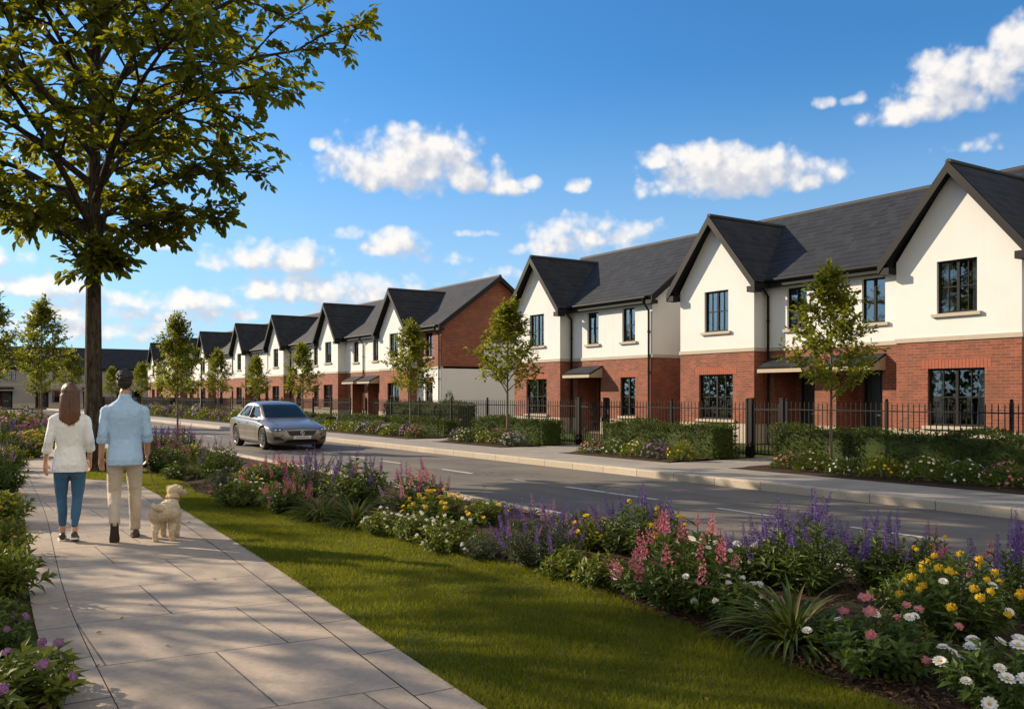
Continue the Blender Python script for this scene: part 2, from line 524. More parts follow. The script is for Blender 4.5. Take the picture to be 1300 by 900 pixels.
M['leaf_young'] = m_leaf('young_leaf', (.062, .092, .012), (.215, .235, .028), .56, .45)
M['leaf_hedge'] = m_leaf('hedge_leaf', (.022, .044, .009), (.080, .110, .022), .32, .45)
M['leaf_a'] = m_leaf('herb_leaf', (.034, .066, .011), (.115, .160, .028), .3, .5)
M['leaf_b'] = m_leaf('bright_leaf', (.052, .088, .011), (.175, .205, .028), .34, .5)
M['leaf_c'] = m_leaf('grey_green_leaf', (.035, .055, .030), (.100, .125, .070), .25, .6)
M['leaf_strap'] = m_leaf('strap_leaf', (.030, .058, .012), (.105, .135, .035), .3, .42, (.16, .11, .05))
M['stem'] = m_plain('green_stem', (.05, .075, .022), .6, .2)
M['bark'] = m_bark('grey_brown_bark', (.028, .020, .014), (.105, .082, .060))
M['bark_pale'] = m_bark('pale_bark', (.085, .065, .048), (.20, .16, .12))
M['p_white'] = m_petal('white_petal', (.80, .78, .72), (.62, .62, .58))
M['p_yellow'] = m_petal('yellow_petal', (.72, .52, .03), (.68, .40, .02))
M['p_pink'] = m_petal('pink_petal', (.62, .20, .25), (.50, .12, .20))
M['p_rose'] = m_petal('rose_petal', (.66, .30, .30), (.50, .14, .18))
M['p_purple'] = m_petal('violet_petal', (.085, .050, .22), (.16, .075, .30))
M['p_mauve'] = m_petal('mauve_petal', (.26, .12, .26), (.36, .20, .36))
M['p_eye'] = m_plain('flower_eye', (.50, .27, .02), .8)
M['path'].node_tree.nodes  # slabs laid in staggered courses
for nd in M['path'].node_tree.nodes:
    if nd.type == 'TEX_BRICK':
        nd.offset = .42; nd.inputs['Brick Width'].default_value = 1.02; nd.inputs['Row Height'].default_value = 1.12; nd.inputs['Mortar Size'].default_value = .007

# ---------------------------------------------------------------- camera
cam_d = bpy.data.cameras.new('camera'); cam = bpy.data.objects.new('camera', cam_d); col.objects.link(cam)
cam.location = (0, 0, EYE); cam.rotation_euler = (R(90), 0, -TH)
cam_d.sensor_width = 36; cam_d.sensor_fit = 'HORIZONTAL'; cam_d.lens = 36 * FPX / 1300
cam_d.shift_y = (HOR - 450) / 1300; cam_d.clip_end = 5000; cam_d.clip_start = .05
scene.camera = cam

# ---------------------------------------------------------------- sun and sky
SUN_EL, SUN_X, SUN_Y = R(SUN_ELEV), SUN_DX, SUN_DY            # the sun stands up the street, to its left
sd = bpy.data.lights.new('sun', 'SUN'); sd.energy = SUN_POWER; sd.angle = R(.53); sd.color = SUN_COL
so = bpy.data.objects.new('sun', sd); col.objects.link(so)
sv = Vector((SUN_X * math.cos(SUN_EL), SUN_Y * math.cos(SUN_EL), math.sin(SUN_EL)))
so.rotation_euler = sv.to_track_quat('Z', 'Y').to_euler(); so.location = sv * 60

w = bpy.data.worlds.new('World'); scene.world = w; w.use_nodes = True
nt = w.node_tree; nt.nodes.clear(); h = NT(nt)
wout = h.n('ShaderNodeOutputWorld'); bg = h.n('ShaderNodeBackground'); nt.links.new(bg.outputs[0], wout.inputs[0])
sky = h.n('ShaderNodeTexSky'); sky.sky_type = 'NISHITA'; sky.sun_disc = False
sky.sun_elevation = SUN_EL; sky.sun_rotation = math.atan2(SUN_X, SUN_Y)
sky.air_density = 1.1; sky.dust_density = .35; sky.ozone_density = 3.2; sky.altitude = 50

def cloud_group(clouds):
    g = bpy.data.node_groups.new('cloud_field', 'ShaderNodeTree')
    g.interface.new_socket('Vector', in_out='INPUT', socket_type='NodeSocketVector')
    g.interface.new_socket('Value', in_out='OUTPUT', socket_type='NodeSocketFloat')
    q = NT(g); gi = q.n('NodeGroupInput'); go = q.n('NodeGroupOutput')
    v = gi.outputs[0]
    n1 = q.noise(v, 28, 7, .56, .35)
    n2 = q.noise(v, 9, 4, .5)
    sx = q.n('ShaderNodeSeparateXYZ'); g.links.new(v, sx.inputs[0])
    field = None
    for az, el, rx, ry, wgt in clouds:
        dx = q.math('MULTIPLY', q.math('SUBTRACT', sx.outputs[0], az), 1/rx)
        dy0 = q.math('MULTIPLY', q.math('SUBTRACT', sx.outputs[1], el), 1/ry)
        dy = q.math('MAXIMUM', dy0, q.math('MULTIPLY', dy0, -1.55))      # flatter bases
        d2 = q.math('MULTIPLY_ADD', dx, dx, q.math('MULTIPLY', dy, dy))
        f = q.math('MULTIPLY', q.math('SUBTRACT', 1.0, d2), wgt)
        f = q.math('MAXIMUM', f, -1.5)
        field = f if field is None else q.math('MAXIMUM', field, f)
    field = q.math('MAXIMUM', field, q.mapr(sx.outputs[0], 1.5, 2.1, -1.5, .9))      # unseen cloud bank added behind the camera for fill light
    t = q.math('MULTIPLY_ADD', q.math('SUBTRACT', n1, .5), 1.7, q.math('MULTIPLY', q.math('SUBTRACT', n2, .5), 1.6))
    vo = q.n('ShaderNodeTexVoronoi'); vo.feature = 'SMOOTH_F1'; g.links.new(v, vo.inputs['Vector']); vo.inputs['Scale'].default_value = 48; vo.inputs['Detail'].default_value = 2.0; vo.inputs['Smoothness'].default_value = .6
    t = q.math('MULTIPLY_ADD', q.math('SUBTRACT', .42, vo.outputs[0]), 1.0, t)
    r = q.math('ADD', q.math('ADD', field, .34), t)
    g.links.new(r, go.inputs[0])
    return g

def cdir(px, py):
    a = math.atan((px - 650) / FPX)
    return a + TH, math.atan((HOR - py) / FPX * math.cos(a))
# photo centre and half extent of each cloud, and how thick it is
CL = [(518,212,112,46,1.25),(592,226,60,26,1.1),(640,240,34,12,.8),(930,224,110,36,1.2),(1015,226,56,22,.9),(850,205,44,14,.7),(820,243,16,14,.6),
      (1235,108,105,46,1.25),(1170,140,80,24,1.0),(1290,75,60,45,1.25),(1046,132,16,10,.75),(1085,128,18,9,.7),
      (755,300,85,24,.85),(715,318,55,13,.6),(812,295,30,16,.55),(355,329,80,24,1.1),(280,335,40,12,.55),(503,314,42,22,1.05),
      (735,238,17,11,.95),(402,186,13,9,.7),(440,298,22,9,.6),(423,213,8,13,.55),(668,234,16,9,.6),(605,297,26,5,.45),
      (430,372,150,22,.75),(200,384,150,15,.75),(50,366,120,18,.8),(110,400,200,12,.6),(150,420,260,18,.5),(330,400,120,10,.45),(20,330,70,20,.6),
      (1240,186,45,8,.25),(560,330,40,8,.4),(640,352,60,10,.4),(200,312,30,9,.5),(-300,300,240,60,1.0),(1650,240,180,60,1.1)]
clouds = []
for px, py, hx, hy, wg in CL:
    a, e = cdir(px, py); k = math.cos(math.atan((px-650)/FPX))**2
    clouds.append((a, e, hx/FPX*max(k, .3), 1.22*hy/FPX*max(math.sqrt(k), .4), wg))
CGRP = cloud_group(clouds)
d = h.coord('Generated')
sp = h.n('ShaderNodeSeparateXYZ'); nt.links.new(d, sp.inputs[0])
az = h.math('ARCTAN2', sp.outputs[0], sp.outputs[1])
az = h.math('ADD', az, h.math('MULTIPLY', h.math('LESS_THAN', az, -1.6), 2*PI))
el = h.math('ARCSINE', sp.outputs[2])
cb = h.n('ShaderNodeCombineXYZ'); nt.links.new(az, cb.inputs[0]); nt.links.new(el, cb.inputs[1])
def field(off):
    gnode = h.n('ShaderNodeGroup'); gnode.node_tree = CGRP
    ad = h.n('ShaderNodeVectorMath', operation='ADD'); nt.links.new(cb.outputs[0], ad.inputs[0]); ad.inputs[1].default_value = off
    nt.links.new(ad.outputs[0], gnode.inputs[0]); return gnode.outputs[0]
f0 = field((0, 0, 0)); f1 = field((-.012, .014, 0))
dens = h.mapr(f0, -.25, .85)
lit = h.mapr(h.math('SUBTRACT', f0, f1), -.55, .75)
core = h.mapr(f0, .3, 1.8)
ccol = h.mix(lit, CLOUD_LO, CLOUD_HI)
ccol = h.mix(h.math('MULTIPLY', core, h.math('SUBTRACT', 1.0, lit)), ccol, CLOUD_LO)
dens = h.math('MULTIPLY', dens, .96)
# pale band of moist air low in the sky
low = h.mapr(el, .36, -.02, 0, .66)
sc_ = h.n('ShaderNodeVectorMath', operation='MULTIPLY'); nt.links.new(sky.outputs[0], sc_.inputs[0]); sc_.inputs[1].default_value = SKY_TINT
skyc = h.mix(low, sc_.outputs[0], LOW_SKY)
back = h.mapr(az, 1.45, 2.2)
ccol = h.mix(back, ccol, FILL_CLOUD)          # the added bank is made bright and warm to lift the shade
fin = h.mix(dens, skyc, ccol)
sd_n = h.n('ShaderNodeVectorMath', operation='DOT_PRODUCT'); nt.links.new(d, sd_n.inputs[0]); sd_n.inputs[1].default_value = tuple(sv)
aur = h.math('MULTIPLY', h.math('POWER', h.math('MAXIMUM', sd_n.outputs['Value'], 0.0), 9.0), AUREOLE)  # glow round the sun, added for warm fill
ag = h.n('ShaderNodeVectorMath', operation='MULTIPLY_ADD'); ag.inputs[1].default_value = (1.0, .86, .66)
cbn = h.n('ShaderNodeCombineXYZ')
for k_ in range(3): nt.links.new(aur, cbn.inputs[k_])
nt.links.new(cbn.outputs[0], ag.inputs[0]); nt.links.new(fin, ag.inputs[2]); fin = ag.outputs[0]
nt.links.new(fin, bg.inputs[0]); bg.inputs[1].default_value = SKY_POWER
w.cycles.sampling_method = 'MANUAL'; w.cycles.sample_map_resolution = 1024

scene.view_settings.view_transform = 'Standard'; scene.view_settings.look = 'None'
scene.view_settings.exposure = EXPOSURE; scene.view_settings.gamma = 1
scene.render.engine = 'CYCLES'
scene.cycles.max_bounces = 6; scene.cycles.transparent_max_bounces = 12; scene.cycles.diffuse_bounces = 2
scene.cycles.use_denoising = True
scene.cycles.sample_clamp_indirect = 6

# ---------------------------------------------------------------- ground, road, pavements
def sheet(name, m, x0, x1, y0, y1, z, kind='structure', uv=False, nx=1, ny=1):
    mb = MB(); xs = np.linspace(x0, x1, nx+1); ys = np.linspace(y0, y1, ny+1)
    for i in range(nx):
        for j in range(ny):
            P = [(xs[i],ys[j],z),(xs[i+1],ys[j],z),(xs[i+1],ys[j+1],z),(xs[i],ys[j+1],z)]
            mb.add(P, [(0,1,2,3)], 0, False, [(p[0]-x0, p[1]) for p in P] if uv else None)
    return tag(mb.obj(name, m), kind=kind)

sheet('ground', M['terrain'], -1500, 1500, -1500, 1500, -.06)
sheet('road', M['asphalt'], 6.85, 11.5, -40, 112, 0.0)
sheet('cross_road', M['asphalt'], -80, 80, 112, 117.5, -.004)
sheet('garden_ground', M['lawn'], 13.3, 60, -40, 111, .10)
sheet('lawn', M['lawn'], -60, 6.66, -12, 111, .02)

mb = MB()
box(mb, 11.66, 13.3, -40, 111, -.05, .12, 0, 1.0)
for y0, y1 in ((12.65, 14.3), (18.1, 19.35), (24.75, 26.25), (35.6, 37.4)):
    pass
tag(mb.obj('pavement', M['pave']), kind='structure')
mb = MB()
for y0, y1, x1 in ((12.6, 14.25, 16.9), (18.3, 20.9, 16.9), (25.0, 26.6, 16.0), (35.9, 37.8, 20.0)):
    box(mb, 13.302, x1, y0, y1, .0, .124, 0, 1.0)
tag(mb.obj('garden_path', M['pave']), kind='structure')
def kerb(name, x0, x1, zt, y0=-40, y1=111):
    mb = MB()
    b = .018
    prof = [(x0, -.05), (x0, zt-b), (x0+b, zt), (x1, zt), (x1, -.05)]
    L = 0
    for (a, za), (c, zc) in zip(prof[:-1], prof[1:]):
        P = [(a, y0, za), (a, y1, za), (c, y1, zc), (c, y0, zc)]
        mb.add(P, [(0,1,2,3)], 0, False, [(.3, y0), (.3, y1), (.4, y1), (.4, y0)])
    return tag(mb.obj(name, M['kerb']), kind='structure')
kerb('kerb', 11.5, 11.655, .135)
kerb('kerb', 6.68, 6.85, .06)

# centre line dashes as worn paint
mb = MB()
X = 9.17
for y0, y1 in ((3.6,4.9),(5.76,6.76),(7.9,8.9),(10.1,11.25),(11.32,12.4),(13.6,14.0),(15.5,16.75),(18.7,19.8),(20.7,21.5),(22.5,23.6),(26.2,27.6),(30.2,31.4),(34,35.6),(38,39.5),(42,43.5),(46,47.5),(50,51.5),(55,56.5),(60,61.5),(66,67.5),(72,73.5),(80,82)):
    n = 6
    ys = np.linspace(y0, y1, n+1)
    for k in range(n):
        j = [random.uniform(-.006, .006) for _ in range(4)]
        mb.add([(X-.045+j[0], ys[k], .004), (X+.045+j[1], ys[k], .004), (X+.045+j[2], ys[k+1], .004), (X-.045+j[3], ys[k+1], .004)], [(0,1,2,3)])
tag(mb.obj('road_marking', M['paint']), kind='structure')

# ---------------------------------------------------------------- footpath
PL = np.array([(-6,.35),(0,.46),(2,.5),(5.57,.58),(7.5,.66),(10,.86),(12.8,1.09),(15,1.22),(18,1.38),(20.5,1.55),(23,1.78),(25,2.0),(27,2.35),(28.6,2.8),(30,3.3),(32,4.0),(36,5.0),(44,5.3),(60,5.5),(111,5.5)])
PR = np.array([(-6,1.95),(0,2.15),(2,2.22),(3.85,2.30),(6.56,2.52),(9,2.70),(12.5,2.92),(15,3.06),(16.6,3.10),(17.25,2.98),(17.6,2.62),(18,2.45),(20,2.50),(22,2.72),(24,3.1),(26,3.7),(28,4.5),(30,5.2),(32,5.7),(36,6.3),(44,6.5),(60,6.6),(111,6.6)])
YG = np.linspace(-8, 112, 2401)
def eased(T, w_):
    k = int(w_/.05); ker = np.hanning(2*k+3); ker /= ker.sum(); q = np.interp(YG, T[:, 0], T[:, 1])
    return np.convolve(np.pad(q, k+1, mode='edge'), ker, mode='valid')
PLS, PRS = eased(PL, 2.2), eased(PR, .7)
def xl(y): return np.interp(y, YG, PLS)
def xr_(y): return np.interp(y, YG, PRS)
ED = .235
def strip(name, m, fa, fb, z, y0=-6, y1=60, n=220, u0=0.0, side=False, u_follow=None):
    mb = MB(); ys = np.linspace(y0, y1, n+1)
    for k in range(n):
        a0, b0, a1, b1 = fa(ys[k]), fb(ys[k]), fa(ys[k+1]), fb(ys[k+1])
        s0 = ys[k]; s1 = ys[k+1]
        P = [(a0, s0, z), (b0, s0, z), (b1, s1, z), (a1, s1, z)]
        sk = .10
        U = [(a0 + u0, s0 + sk*a0), (b0 + u0, s0 + sk*b0), (b1 + u0, s1 + sk*b1), (a1 + u0, s1 + sk*a1)] if u_follow is None else [(.3, s0), (.3 + b0-a0, s0), (.3 + b1-a1, s1), (.3, s1)]
        mb.add(P, [(0,1,2,3)], 0, False, U)
        if side:
            mb.add([(b0, s0, z), (b1, s1, z), (b1, s1, z-.06), (b0, s0, z-.06)], [(0,1,2,3)], 0, False, [(.3, s0), (.3, s1), (.35, s1), (.35, s0)])
    return tag(mb.obj(name, m), kind='structure')
strip('footpath', M['path'], lambda y: xl(y)+ED+.006, lambda y: xr_(y)-ED-.006, .034, u0=.15)
strip('footpath_strip', M['edging'], lambda y: xr_(y)-ED, lambda y: xr_(y), .036, side=True, u_follow=1)
strip('footpath_strip', M['edging'], lambda y: xl(y), lambda y: xl(y)+ED, .036, side=True, u_follow=1)
strip('footpath_surface', M['soil'], lambda y: xl(y)+.01, lambda y: xr_(y)-.01, .026)

# ---------------------------------------------------------------- beds of bark soil
BE = np.array([(-6,3.5),(0,3.95),(2.66,3.95),(4.5,4.26),(6.08,4.48),(8.5,4.42),(11,4.24),(12.5,3.92),(13.6,3.62),(14.6,3.55),(16,3.75),(18,3.85),(19.3,3.8),(21,3.9),(23,4.3),(26,5.0),(28,5.6),(30,6.0),(34,6.55),(60,6.6)])
def xb(y): return np.interp(y, BE[:, 0], BE[:, 1])
def bed(name, fa, fb, y0, y1, zb, zt, n=160, k=10):
    mb = MB(); ys = np.linspace(y0, y1, n+1); g = np.random.default_rng(3)
    V = []
    for y in ys:
        a, b = fa(y), fb(y)
        for i in range(k+1):
            t = i / k
            zz = zb + (zt-zb) * min(1, 4*t, 4*(1-t)) + (g.normal()*.008 if 0 < i < k else 0)
            V.append((a + (b-a)*t, y, zz))
    F = [(r*(k+1)+i, r*(k+1)+i+1, (r+1)*(k+1)+i+1, (r+1)*(k+1)+i) for r in range(n) for i in range(k)]
    mb.add(V, np.array(F), 0, True)
    return tag(mb.obj(name, M['soil']), kind='structure')
bed('flower_bed_ground', xb, lambda y: 6.685 + 0*y, -6, 33, .012, .085)
LB = np.array([(-6,-1.6),(4,-1.3),(8,-1.2),(14,-1.0),(20,-.8),(26,-.4),(30,.6),(36,2.6),(44,3.0)])
bed('path_bed_ground', lambda y: np.interp(y, LB[:,0], LB[:,1]), lambda y: xl(y)-.01, -6, 40, .012, .06)
for i, (y0, y1) in enumerate(((4.0, 12.45), (14.4, 18.15), (21.0, 24.85), (26.7, 35.75), (37.95, 110))):
    bed('verge_bed_ground', lambda y: 13.32 + 0*y, lambda y: 15.75 + 0*y, y0, y1, .115, .155, n=40, k=6)

# loose bark on the near beds
g = np.random.default_rng(11)
def chips(name, n, fa, fb, y0, y1, z):
    ys = y0 + (y1-y0) * g.random(n)**1.6; a, b = fa(ys), fb(ys); t = g.random(n)**1.3
    P = np.stack([a + (b-a)*t, ys, z + .018*g.random(n) + .05*np.minimum(1, 4*t)], 1)
    D = g.normal(size=(n, 3)); D[:, 2] *= .25
    N = np.stack([g.normal(size=n)*.5, g.normal(size=n)*.5, np.ones(n)], 1)
    mb = MB(); cards(mb, P, D, N, .02 + .05*g.random(n), .008 + .016*g.random(n))
    return tag(mb.obj(name, M['chips']), 'dark bark chips mulching the flower bed', kind='stuff')
chips('bark_litter', 26000, xb, lambda y: 6.65 + 0*y, 1.5, 16, .02)
chips('bark_litter', 6000, lambda y: np.interp(y, LB[:,0], LB[:,1]), lambda y: xl(y)-.02, 2.5, 14, .01)

# ---------------------------------------------------------------- mown grass
def grass(name, n, y0, y1, pw, fa, fb, hh, ww, gid):
    g = np.random.default_rng(gid)
    ys = y0 + (y1-y0) * g.random(n)**pw
    a, b = fa(ys), fb(ys); t = g.random(n)
    P = np.stack([a + (b-a)*t, ys, np.full(n, .012)], 1)
    D = np.stack([g.normal(size=n)*.42, g.normal(size=n)*.42, np.ones(n)], 1)
    N = np.stack([g.normal(size=n), g.normal(size=n), np.zeros(n)+.1], 1)
    pat = .75 + .5*np.sin(P[:,0]*3.1 + 1.7*np.sin(P[:,1]*1.9))*np.sin(P[:,1]*2.3)*.5 + .25*g.random(n)
    sc = 1 + .05*np.maximum(0, dep(P[:,0], P[:,1]) - 6)
    mb = MB(); cards(mb, P, D, N, hh*pat*(.6+.8*g.random(n)), ww*sc*(.7+.6*g.random(n)), BLADE_V, BLADE_F)
    return tag(mb.obj(name, M['blade']), 'short mown grass growing on the lawn', kind='stuff')
grass('grass', 330000, 2.3, 20, 1.75, lambda y: xr_(y)-.012, lambda y: xb(y)+.05, .046, .0042, 21)
grass('tree_pit_grass', 14000, 17.2, 22, 1, lambda y: xr_(y), lambda y: xb(y), .05, .008, 22)
grass('far_grass', 30000, 22, 45, 1, lambda y: np.where(y < 30, xr_(y), xl(y)-4), lambda y: np.where(y < 30, xb(y), xl(y)), .06, .014, 23)
grass('left_grass', 60000, -1, 75, 1.5, lambda y: np.interp(y, [-1, 12, 30, 75], [-7, -8, -10, -20]), lambda y: np.interp(y, LB[:,0], LB[:,1]), .07, .016, 24)

# a few shed leaves
g = np.random.default_rng(41)
n = 70
ys = 2.5 + 16*g.random(n)**1.3; a, b = xl(ys), xb(ys); P = np.stack([a+(b-a)*g.random(n), ys, np.full(n, .044)], 1)
mb = MB(); cards(mb, P, np.stack([g.normal(size=n), g.normal(size=n), .1*g.normal(size=n)], 1), np.tile([0, 0, 1.0], (n, 1)) + g.normal(size=(n, 3))*.3, .022 + .025*g.random(n), .012 + .012*g.random(n), OVAL_V, OVAL_F)
tag(mb.obj('leaf_litter', m_leaf('dry_leaf', (.10, .055, .018), (.20, .15, .04), .1, .8)), 'scattered dry leaves lying on the path and lawn', kind='stuff')
# ================================================================ houses
ZB = .12                        # garden level, the base of every house
def zl(Z): return Z - ZB
REC = .5; BACK = 6.9; RIDGE_X = 3.7; RIDGE_Z = zl(7.55); EAVE_Z = zl(4.97)
SL = (RIDGE_Z - EAVE_Z) / (RIDGE_X - .2)
GPK, GEAVE = zl(7.10), zl(4.88)
STR0, STR1 = zl(2.86), zl(2.97)

def wallr(mb, fix, axis, a0, a1, z0, z1, holes=(), reveal=.13, m=0, inw=1, top=None):
    """wall in the plane fix ('x': plane x=fix running along y, or 'y') with openings (a0,a1,z0,z1[,depth])"""
    A = sorted({a0, a1, *[q for hh in holes for q in hh[:2]]}); Z = sorted({z0, z1, *[q for hh in holes for q in hh[2:4]]})
    A = [a for a in A if a0 <= a <= a1]; Z = [z for z in Z if z0 <= z <= z1]
    def P(a, z, d=0.0): return (fix + d*inw, a, z) if axis == 'x' else (a, fix + d*inw, z)
    for i in range(len(A)-1):
        for j in range(len(Z)-1):
            ca, cz = (A[i]+A[i+1])/2, (Z[j]+Z[j+1])/2
            if any(hh[0] < ca < hh[1] and hh[2] < cz < hh[3] for hh in holes): continue
            q = [(A[i],Z[j]),(A[i+1],Z[j]),(A[i+1],Z[j+1]),(A[i],Z[j+1])]
            mb.add([P(*p) for p in q], [(0,1,2,3)], m, False, q)
    for hh in holes:
        d = hh[4] if len(hh) > 4 else reveal
        b0, b1, c0, c1 = hh[:4]
        for (p, q) in (((b0,c0),(b0,c1)), ((b0,c1),(b1,c1)), ((b1,c1),(b1,c0)), ((b1,c0),(b0,c0))):
            vert = p[0] == q[0]
            u = [(0, p[1]), (0, q[1]), (d, q[1]), (d, p[1])] if vert else [(p[0], 0), (q[0], 0), (q[0], d), (p[0], d)]
            mb.add([P(*p), P(*q), P(*q, d), P(*p, d)], [(0,1,2,3)], m, False, u)

def poly_uv(mb, P, uv, m=0): mb.add(P, [tuple(range(len(P)))], m, False, uv)

def slab(mb, P, udir, th=.11, m=0, mside=None):
    """roof slab: top polygon P (ordered), given thickness downwards, UV along udir and up the slope"""
    P = np.array(P, float); u = unit(np.array(udir, float)); n = unit(np.cross(P[1]-P[0], P[2]-P[0]))
    if n[2] < 0: n = -n
    v = np.cross(n, u)
    if v[2] < 0: v = -v
    uv = np.stack([(P @ u), (P @ v)], 1)
    mb.add(P, [tuple(range(len(P)))], m, False, uv)
    Q = P - n*th
    mb.add(Q, [tuple(range(len(P)))[::-1]], m if mside is None else mside, False, uv*0)
    for i in range(len(P)):
        j = (i+1) % len(P)
        mb.add([P[i], P[j], Q[j], Q[i]], [(0,1,2,3)], m if mside is None else mside, False, np.zeros((4, 2)))

def window(root, x, yc, w, z0, z1, curtain=True, cols=2, lintel=False, look=None):
    f = .05; xi = x + .075
    mb = MB()
    box(mb, xi, xi+.06, yc-w/2, yc-w/2+f, z0, z1); box(mb, xi, xi+.06, yc+w/2-f, yc+w/2, z0, z1)
    box(mb, xi, xi+.06, yc-w/2+f, yc+w/2-f, z0, z0+f); box(mb, xi, xi+.06, yc-w/2+f, yc+w/2-f, z1-f, z1)
    box(mb, xi-.006, xi+.056, yc-.034, yc+.034, z0+f, z1-f)
    zt = z0 + (z1-z0)*.5
    for s in (-1, 1):
        a, b = (yc+.034, yc+w/2-f) if s > 0 else (yc-w/2+f, yc-.034)
        box(mb, xi+.004, xi+.052, a, b, zt-.014, zt+.014)
        if w > .85:
            mid = (a+b)/2
            box(mb, xi+.006, xi+.05, mid-.011, mid+.011, zt+.014, z1-f); box(mb, xi+.006, xi+.05, mid-.011, mid+.011, z0+f, zt-.014)
    fr = mb.obj('window', M['anthracite'], root)
    p = MB(); box(p, xi+.024, xi+.030, yc-w/2+f-.01, yc+w/2-f+.01, z0+f-.01, z1-f+.01)
    p.obj('pane', M['glass'], fr)
    s = MB(); box(s, x-.075, xi+.05, yc-w/2-.11, yc+w/2+.11, z0-.085, z0-.004)
    s.obj('sill', M['stone'], fr)
    if curtain:
        for sd_ in (-1, 1):
            c = MB(); n = 14; cw = w*.22
            e = yc + sd_*(w/2-.03)
            ys = [e - sd_*cw*k/n for k in range(n+1)]
            V = []
            for k, y in enumerate(ys):
                dx = .03*math.sin(k*1.5); V += [(xi+.16+dx, y, z0-.05), (xi+.16+dx*.8, e + (y-e)*(.72 if cols == 3 else 1), z1+.02)]
            c.add(V, [(2*k, 2*k+2, 2*k+3, 2*k+1) for k in range(n)], 0, True)
            c.obj('curtain', M['curtain'], fr)
    if lintel:
        l = MB(); nb = int((w+.3)/.085)
        for k in range(nb):
            y = yc - (w+.3)/2 + (k+.5)*(w+.3)/nb
            box(l, x-.004, x+.05, y-.037, y+.037, z1+.002, z1+.215)
        l.obj('lintel', M['brick_soldier'], fr)
    return fr

def door(root, x, yc, w, z0, z1):
    mb = MB()
    box(mb, x, x+.05, yc-w/2, yc+w/2, z0, z1)
    for (a, b) in ((.1, .48), (.56, .93)):
        for s in (-1, 1):
            y0, y1 = (yc+.05, yc+w/2-.11) if s > 0 else (yc-w/2+.11, yc-.05)
            zz0, zz1 = z0+(z1-z0)*a, z0+(z1-z0)*b
            box(mb, x-.014, x-.001, y0, y1, zz0, zz0+.03); box(mb, x-.014, x-.001, y0, y1, zz1-.03, zz1)
            box(mb, x-.014, x-.001, y0, y0+.03, zz0+.03, zz1-.03); box(mb, x-.014, x-.001, y1-.03, y1, zz0+.03, zz1-.03)
    d = mb.obj('door', M['door'], root)
    f = MB()
    box(f, x-.03, x+.08, yc-w/2-.07, yc-w/2-.003, z0, z1+.07); box(f, x-.03, x+.08, yc+w/2+.003, yc+w/2+.07, z0, z1+.07)
    box(f, x-.03, x+.08, yc-w/2-.003, yc+w/2+.003, z1+.003, z1+.07)
    f.obj('frame', M['anthracite'], d)
    hn = MB(); tube(hn, [(x-.06, yc-w/2+.1, z0+1.0), (x-.06, yc-w/2+.1, z0+1.45)], .014, 8)
    box(hn, x-.06, x, yc-w/2+.09, yc-w/2+.11, z0+1.05, z0+1.07); box(hn, x-.06, x, yc-w/2+.09, yc-w/2+.11, z0+1.38, z0+1.40)
    hn.obj('handle', M['metal'], d)
    lb = MB()
    for s in (-1, 1): box(lb, x-.02, x-.001, yc+s*.13-.075, yc+s*.13+.075, z0+.78, z0+.82)
    lb.objs('letterbox', M['metal'], d)
    sp_ = MB(); box(sp_, x-.45, x+.08, yc-w/2-.1, yc+w/2+.1, 0.004, z0-.003)
    sp_.obj('doorstep', M['stone'], d)
    return d

def canopy(root, x, y0, y1):
    za, zb = zl(2.66), zl(2.36); X1 = x-.62
    mb = MB(); slab(mb, [(x-.004, y0, za), (X1, y0, zb), (X1, y1, zb), (x-.004, y1, za)], (0, 1, 0), .05)
    c = mb.obj('canopy', M['roof'], root)
    f = MB(); box(f, X1-.012, X1+.03, y0, y1, zb-.15, zb-.045)
    for y in (y0+.03, y1-.03):
        P = [(X1+.032, y, zb-.15), (x-.004, y, zb-.15), (x-.004, y, za-.07), (X1+.032, y, zb-.05)]
        f.add([(a, b-.025, q) for a, b, q in P] + [(a, b+.025, q) for a, b, q in P], [(0,1,2,3),(7,6,5,4),(0,4,5,1),(1,5,6,2),(2,6,7,3),(3,7,4,0)])
    f.obj('canopy_fascia', M['wood'], c)

def rake(mb, p0, p1, w, th=.035, out=(-1, 0, 0)):
    """barge board under a sloping edge from p0 (top) to p1"""
    p0, p1 = np.array(p0, float), np.array(p1, float); o = np.array(out, float)*th
    d = np.array((0, 0, -w))
    V = [p0, p1, p1+d, p0+d]; V = V + [q + o for q in V]
    mb.add(V, [(0,1,2,3),(7,6,5,4),(0,4,5,1),(1,5,6,2),(2,6,7,3),(3,7,4,0)])

